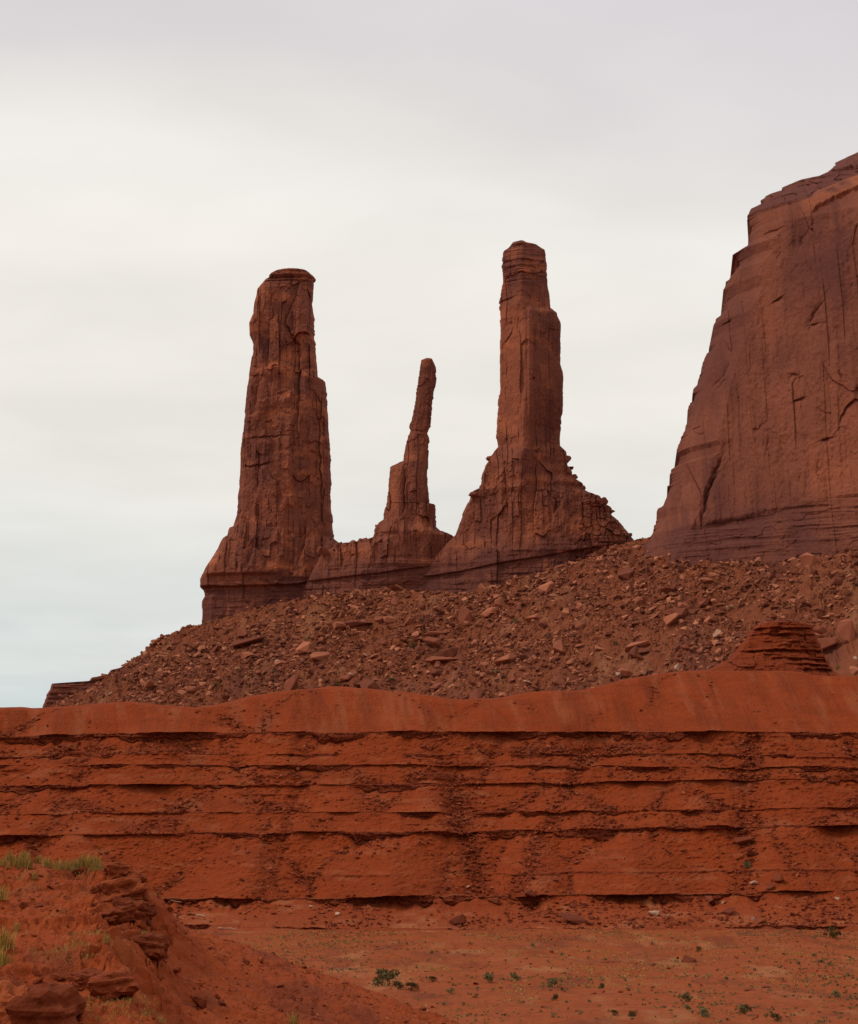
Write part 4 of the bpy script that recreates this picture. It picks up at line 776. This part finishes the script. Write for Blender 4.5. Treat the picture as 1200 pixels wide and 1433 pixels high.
# weathered pale slabs and sticks along the lowest ledge
def stick_mesh(seed, L, w):
    r = random.Random(seed); V, T = [], []; n = 8
    for i in range(n + 1):
        t = i / n; rad = w * (1 - .5 * t) * r.uniform(.8, 1.2)
        for k in range(5): V.append((t * L - L / 2, .12 * L * math.sin(3 * t + seed) + rad * math.cos(k * 1.257), rad + .06 * L * math.sin(5 * t) * t + rad * math.sin(k * 1.257)))
    for i in range(n):
        for k in range(5): T.append((i * 5 + k, i * 5 + (k + 1) % 5, i * 5 + 5 + (k + 1) % 5, i * 5 + 5 + k))
    return raw_mesh('driftwood', V, T, M['boulder_pale'], True)
for i, (px, py, w, lab) in enumerate([(228, 1261, 50, 'long bleached log lying on the lowest ledge behind the near hill'), (282, 1282, 15, 'short bleached stick below the lowest ledge behind the near hill'), (322, 1301, 32, 'bleached branch on the ground at the foot of the terraces')]):
    p = hit(ZB['terrace'], px, py); o = link('driftwood', stick_mesh(i, px2m(p, w), .16), None, (p.x, p.y - .3, p.z)); o.rotation_euler = (0, 0, (0.05, -.5, .2)[i]); tag(o, lab, 'driftwood', 'bleached wood below the terraces')

# ------------------------------------------------------------------ layered mound and low ledges
def feat_k(a, b, PX, PY, s):
    d = 1.3 * fbm(a / 5, b / 4, 3, 801) + .9 * (blocks(a, b, 2.6, 1.5, 806)[0]) + 0.35 * strata(a, b, 802, 0.6) + .3 * fbm(a / .8, b / .6, 3, 804)
    rk = .45 + .25 * fbm(a / 4, b / 1.5, 3, 807)
    for (yl, x0, x1, dp, w) in ((882.5, 1050, 1140, 1.3, 1.7), (891, 1040, 1145, 1.0, 1.3), (914.5, 1025, 1155, 1.3, 1.6), (926, 1075, 1160, .9, 1.5), (934, 1090, 1162, 1.2, 1.6), (941.5, 1110, 1164, 1.2, 1.5), (902, 1060, 1150, .5, 1.2)):
        yy = yl + 1.5 * fbm(PX / 12, PY * 0, 3, int(yl)); m = sst(x0 - 6, x0 + 6, PX) * sst(x1 + 4, x1 - 6, PX) * (0.55 + 0.45 * sst(-.3, .3, fbm(PX / 14, PY * 0, 2, int(yl) + 1)))
        d -= .75 * dp * m * np.exp(-((PY - yy) / w) ** 2); d += 0.5 * dp * m * np.exp(-((PY - yy + 2.6) / 1.6) ** 2); rk = np.maximum(rk, .8 * m * np.exp(-((PY - yy) / (w * 1.6)) ** 2))
    return d, rk, 0.3 * sst(.3, .7, fbm(a / 2, b / 1.2, 3, 803))
left_k = [(1085, 869), (1066, 872), (1059, 875), (1051.5, 881), (1042, 895), (1033, 906), (1028.6, 913), (1014, 925), (996, 935), (970, 945), (930, 958), (900, 975)]
right_k = [(1100, 869), (1126, 872), (1136, 875), (1141, 891), (1150, 908), (1152, 915), (1160, 930), (1168, 940), (1186, 950), (1215, 962), (1240, 975)]
Pk, Ak, rk = rock_body(left_k, right_k, 545, 0.75, [(-1, 0), (-.9, .4), (-.5, .85), (0, 1), (.5, .85), (.9, .4), (1, 0)], feat_k, 801, rowstep=.8, colpx=.8, jag=1.6, fade=.8, ybot=972)
Ak = {'rock': Ak['dark'], 'pale': Ak['warm'] * .5}
tag(rock_thing('rock_mound', 'small flat-topped layered red mound on the terrace rim below the mesa', 'rock mound', (Pk, Ak, rk), [('cap', 893), ('slope', None)], None, M['terrace']))

def feat_l(a, b, PX, PY, s):
    return strata(a, b, 851, 1.1) * 1.1 + 0.5 * fbm(a / 4, b / 4, 3, 852), np.clip(.45 + .35 * fbm(a / 6, b / 2, 2, 853), 0, 1), np.zeros_like(a)
left_l = [(284, 878), (276, 883), (259, 887), (257, 896), (249, 898), (246, 906), (222, 909), (219, 916), (212, 921), (178, 926), (174, 933), (153, 938), (149, 945), (128, 948), (125, 953), (104, 954.5), (73, 956.5), (70, 966), (66, 972), (60, 987), (55, 1000), (50, 1020)]
right_l = [(290, 879), (300, 890), (310, 912), (320, 1020)]
rock_thing('rock_ledge', 'low dark layered ledge stepping down at the far left end of the scree', 'rock ledge',
           rock_body(left_l, right_l, 1172, lambda r, hw: 3 + 0 * r, [(-1, 0), (-.97, .7), (0, 1), (.97, .7), (1, 0)], feat_l, 851, rowstep=.8, jag=.9, back=1.5), [('caprock', 930), ('ledge_face', None)])

# ------------------------------------------------------------------ plants
def bush_mesh(name, seed, n, mat, leaf=.10, tall=.7, upright=0.0):
    r = random.Random(seed); V, Q, A = [], [], []
    cl = [(Vector((r.gauss(0, .22), r.gauss(0, .22), r.uniform(.08, tall * .72))), r.uniform(.10, .24)) for _ in range(11)]
    for i in range(n):
        c, rad = cl[r.randrange(11)]
        p = c + Vector((r.gauss(0, 1), r.gauss(0, 1), r.gauss(0, .8))).normalized() * rad * r.random() ** .4; p.z = max(.02, p.z)
        u = Vector((r.gauss(0, 1), r.gauss(0, 1), r.gauss(0, 1) + upright)).normalized(); w = u.orthogonal().normalized() * leaf * .35; u = u * leaf * r.uniform(.6, 1.3)
        k = len(V); V += [p - w, p + w, p + u + w * .4, p + u - w * .4]; Q.append((k, k + 1, k + 2, k + 3)); A += [r.random()] * 4
    return raw_mesh(name, [tuple(v) for v in V], Q, mat, False, {'rnd': A})
def stem_mesh(seed):
    r = random.Random(seed); V, Q = [], []
    for s in range(7):
        e = Vector((r.gauss(0, .2), r.gauss(0, .2), r.uniform(.3, .6))); k = len(V)
        for f, rad in ((0, .022), (1, .008)):
            for a in range(4): V.append((e.x * f + rad * math.cos(a * 1.57), e.y * f + rad * math.sin(a * 1.57), e.z * f))
        for a in range(4): Q.append((k + a, k + (a + 1) % 4, k + 4 + (a + 1) % 4, k + 4 + a))
    return raw_mesh('stems', V, Q, M['drygrass'], False)
def tuft_mesh(seed, n, mat, spread=.16):
    r = random.Random(seed); V, Q, A = [], [], []
    for i in range(n):
        a = r.uniform(0, 6.28); b0 = Vector((r.gauss(0, spread), r.gauss(0, spread), -.03)); h = r.uniform(.35, 1.0); lean = Vector((math.cos(a), math.sin(a), 0)) * h * r.uniform(.1, .6)
        w = Vector((-math.sin(a), math.cos(a), 0)) * .014; m_ = b0 + lean * .35 + Vector((0, 0, h * .6)); t = b0 + lean + Vector((0, 0, h)); k = len(V)
        V += [b0 - w, b0 + w, m_ + w * .8, m_ - w * .8, t + w * .2, t - w * .2]; Q += [(k, k + 1, k + 2, k + 3), (k + 3, k + 2, k + 4, k + 5)]; A += [r.random()] * 6
    return raw_mesh('grass_tuft', [tuple(v) for v in V], Q, mat, False, {'rnd': A})
BUSH = [bush_mesh('leaves', 900 + i, 420, M['sage']) for i in range(4)]; STEM = [stem_mesh(950 + i) for i in range(4)]
SMB = [bush_mesh('desert_bush', 930 + i, 110, M['sage'], .16) for i in range(4)]
def bush(p, size, label, group, parts=True):
    i = rnd.randrange(4); rz = rnd.uniform(0, 6.28)
    if parts:
        o = empty('desert_bush', p); link('leaves', BUSH[i], o); link('stems', STEM[i], o)
    else: o = link('desert_bush', SMB[i], None, p)
    o.rotation_euler.z = rz; o.scale = (size, size, size * rnd.uniform(.9, 1.3)); return tag(o, label, 'bush', group)
BB = [(536, 1381, 36, 'largest dark green bush on the valley floor beyond the near hill slope'), (556, 1384, 18, 'grey-green bush touching the right side of the largest dark bush'), (575, 1385, 20, 'pale green low bush right of the largest dark bush'), (685, 1376, 18, 'upright dark bush above the stone on the valley floor'), (607, 1375, 14, 'olive bush midway between the largest bush and the upright bush'), (632, 1388, 12, 'small dark green bush right of the pale low bush'),
      (1042, 1422, 22, 'green bush near the bottom right corner'), (883, 1424, 16, 'dark bush at the bottom edge right of the middle'), (960, 1402, 16, 'round dark bush above the bottom edge right of the middle'), (985, 1426, 22, 'wide olive bush at the bottom edge'), (770, 1380, 18, 'low dark bush on the flat left of centre right'), (718, 1372, 14, 'dark bush at the left end of the scattered bushes'), (1170, 1398, 16, 'bush on the flat close to the right edge'), (1085, 1428, 18, 'olive bush right of the bottom right green bush'),
      (858, 1420, 13, 'small bush left of the dark bush at the bottom edge'), (962, 1411, 12, 'small bush just under the round dark bush'), (977, 1331, 10, 'faint bush by the foot of the terraces'), (1165, 1312, 22, 'grey bush at the foot of the terraces near the right edge'), (840, 1384, 12, 'small olive bush in the middle of the right flat'), (775, 1402, 14, 'bush below the low dark bush on the flat')]
for px, py, w, lab in BB:
    p = hit(ZB['plain'], px, py); bush(p, px2m(p, w) / .95, lab, 'bushes on the valley floor')
p = hit(ZB['terrace'], 1047, 1213); bush(p, px2m(p, 13), 'bright green bush growing in the right-hand terrace gully', 'bushes on the valley floor')
n = 0
while n < 70:
    px, py = rnd.uniform(480, 1200), 1318 + 115 * rnd.random() ** .75
    if py > 1433 - (px - 640) * 0 and px < 660: continue
    p = hit(ZB['plain'], px, py)
    if p is None or px < 420 + (py - 1340) * 2.4: continue
    bush(p, px2m(p, rnd.uniform(4, 9)), 'tiny olive bush among the many scattered on the right valley floor', 'tiny bushes scattered over the valley floor', False); n += 1
for k in range(16):
    px, py = [(590, 872), (430, 893), (575, 905), (735, 815), (650, 905), (545, 950), (470, 960), (380, 940), (800, 925), (770, 890), (690, 940), (860, 900), (300, 960), (720, 870), (1170, 935), (1020, 850)][k]
    p = hit(ZB['talus'], px, py); bush(p, px2m(p, rnd.uniform(7, 12)), 'small dull green bush growing among the scree boulders', 'bushes among the scree boulders', False)
# low ground cover on the flat: thousands of sprigs as one object
def sprigs(name, pts, h, mat, wide=1.0):
    V, Q, A = [], [], []
    for p, hh in zip(pts, h):
        for _ in range(4):
            a = rnd.uniform(0, 6.28); c, s = math.cos(a) * hh * .5 * wide, math.sin(a) * hh * .5 * wide; k = len(V); lx, ly = rnd.gauss(0, .4) * hh, rnd.gauss(0, .4) * hh
            V += [(p[0] - c * .6 + lx, p[1] - s * .6 + ly, p[2] - .02), (p[0] + c * .6 + lx, p[1] + s * .6 + ly, p[2] - .02), (p[0] + c + lx * 2, p[1] + s + ly * 2, p[2] + hh), (p[0] - c * .4 + lx * 2, p[1] - s * .4 + ly * 2, p[2] + hh * .8)]; Q.append((k, k + 1, k + 2, k + 3)); A += [rnd.random()] * 4
    return tag(link(name, raw_mesh(name, V, Q, mat, False, {'rnd': A})), kind='stuff')
gm = (np.abs(GX) < 85) * (GY > 188) * (GY < 412) * (sst(-0.1, 0.5, fbm(GX / 14, GY / 30, 3, 641)) + .08) * sst(-35, 10, GX + 0.02 * GY)
tag(sprigs('dry_ground_cover', pick(pl_P, gm, 5200), .05 + .16 * rng.random(5200), M['sage']), 'sparse olive ground cover on the flat valley floor', 'ground cover')
gm2 = (np.abs(GX) < 85) * (GY > 188) * (GY < 412) * sst(0.0, 0.5, fbm(GX / 10, GY / 24, 3, 643))
tag(sprigs('dry_grass_cover', pick(pl_P, gm2, 5200), .06 + .14 * rng.random(5200), M['drygrass']), 'sparse straw-coloured dry grass on the flat valley floor', 'grass')
gh = (HX > -13) & (HX < -3.5) & (HY > 41) & (HY < 60) & (HX + .119 * HY < .6)
ghw = gh * sst(.05, .5, fbm(HX / 1.2, HY / 2.2, 3, 721))
tag(sprigs('hill_dry_grass', pick(hill_P, ghw, 1800), .04 + .07 * rng.random(1800), M['drygrass'], .10), 'thin straw-coloured grass on the top of the near hill', 'grass')
# grass on the near hill
TU = {k: [tuft_mesh(970 + i, 90, M[k]) for i in range(4)] for k in ('drygrass', 'greengrass')}
def tuft(px, py, hpx, mat, label, group):
    p = hit(ZB['hill'], px, py); o = link('grass_tuft', TU[mat][rnd.randrange(4)], None, p); s = px2m(p, hpx); o.scale = (s * rnd.uniform(.9, 1.3), s * rnd.uniform(.9, 1.3), s); o.rotation_euler.z = rnd.uniform(0, 6); tag(o, label, 'grass tuft', group)
for k in range(44):
    px = rnd.uniform(2, 142); tuft(px, 1206 + rnd.uniform(-2, 12), rnd.uniform(8, 17), rnd.choice(['drygrass', 'greengrass', 'drygrass']), 'dry yellow grass tuft in the fringe along the crest of the near hill', 'grass fringe on the near hill crest')
for px, py, h, m_, lab in [(28, 1215, 24, 'greengrass', 'tall yellow-green tuft standing out of the crest grass'), (0, 1258, 24, 'greengrass', 'green tuft at the left edge below the crest'), (3, 1325, 36, 'greengrass', 'largest green tuft at the left edge of the near hill'), (2, 1352, 30, 'greengrass', 'lower green tuft at the left edge of the near hill'), (148, 1318, 14, 'drygrass', 'low dry tuft in the middle of the near hill'), (132, 1318, 12, 'drygrass', 'dry tuft left of the low dry tuft on the near hill'), (48, 1228, 12, 'drygrass', 'dry tuft just below the crest grass'), (204, 1310, 14, 'drygrass', 'grey dry tuft over the brown rock'), (412, 1433, 20, 'greengrass', 'lone tuft at the bottom edge of the near hill slope'), (118, 1212, 20, 'greengrass', 'tall tuft at the right end of the crest grass'), (20, 1300, 14, 'drygrass', 'dry tuft inside the left edge of the near hill'), (165, 1305, 10, 'drygrass', 'short dry tuft left of the grey tuft')]:
    tuft(px, py, h, m_, lab, 'grass tufts on the near hill')
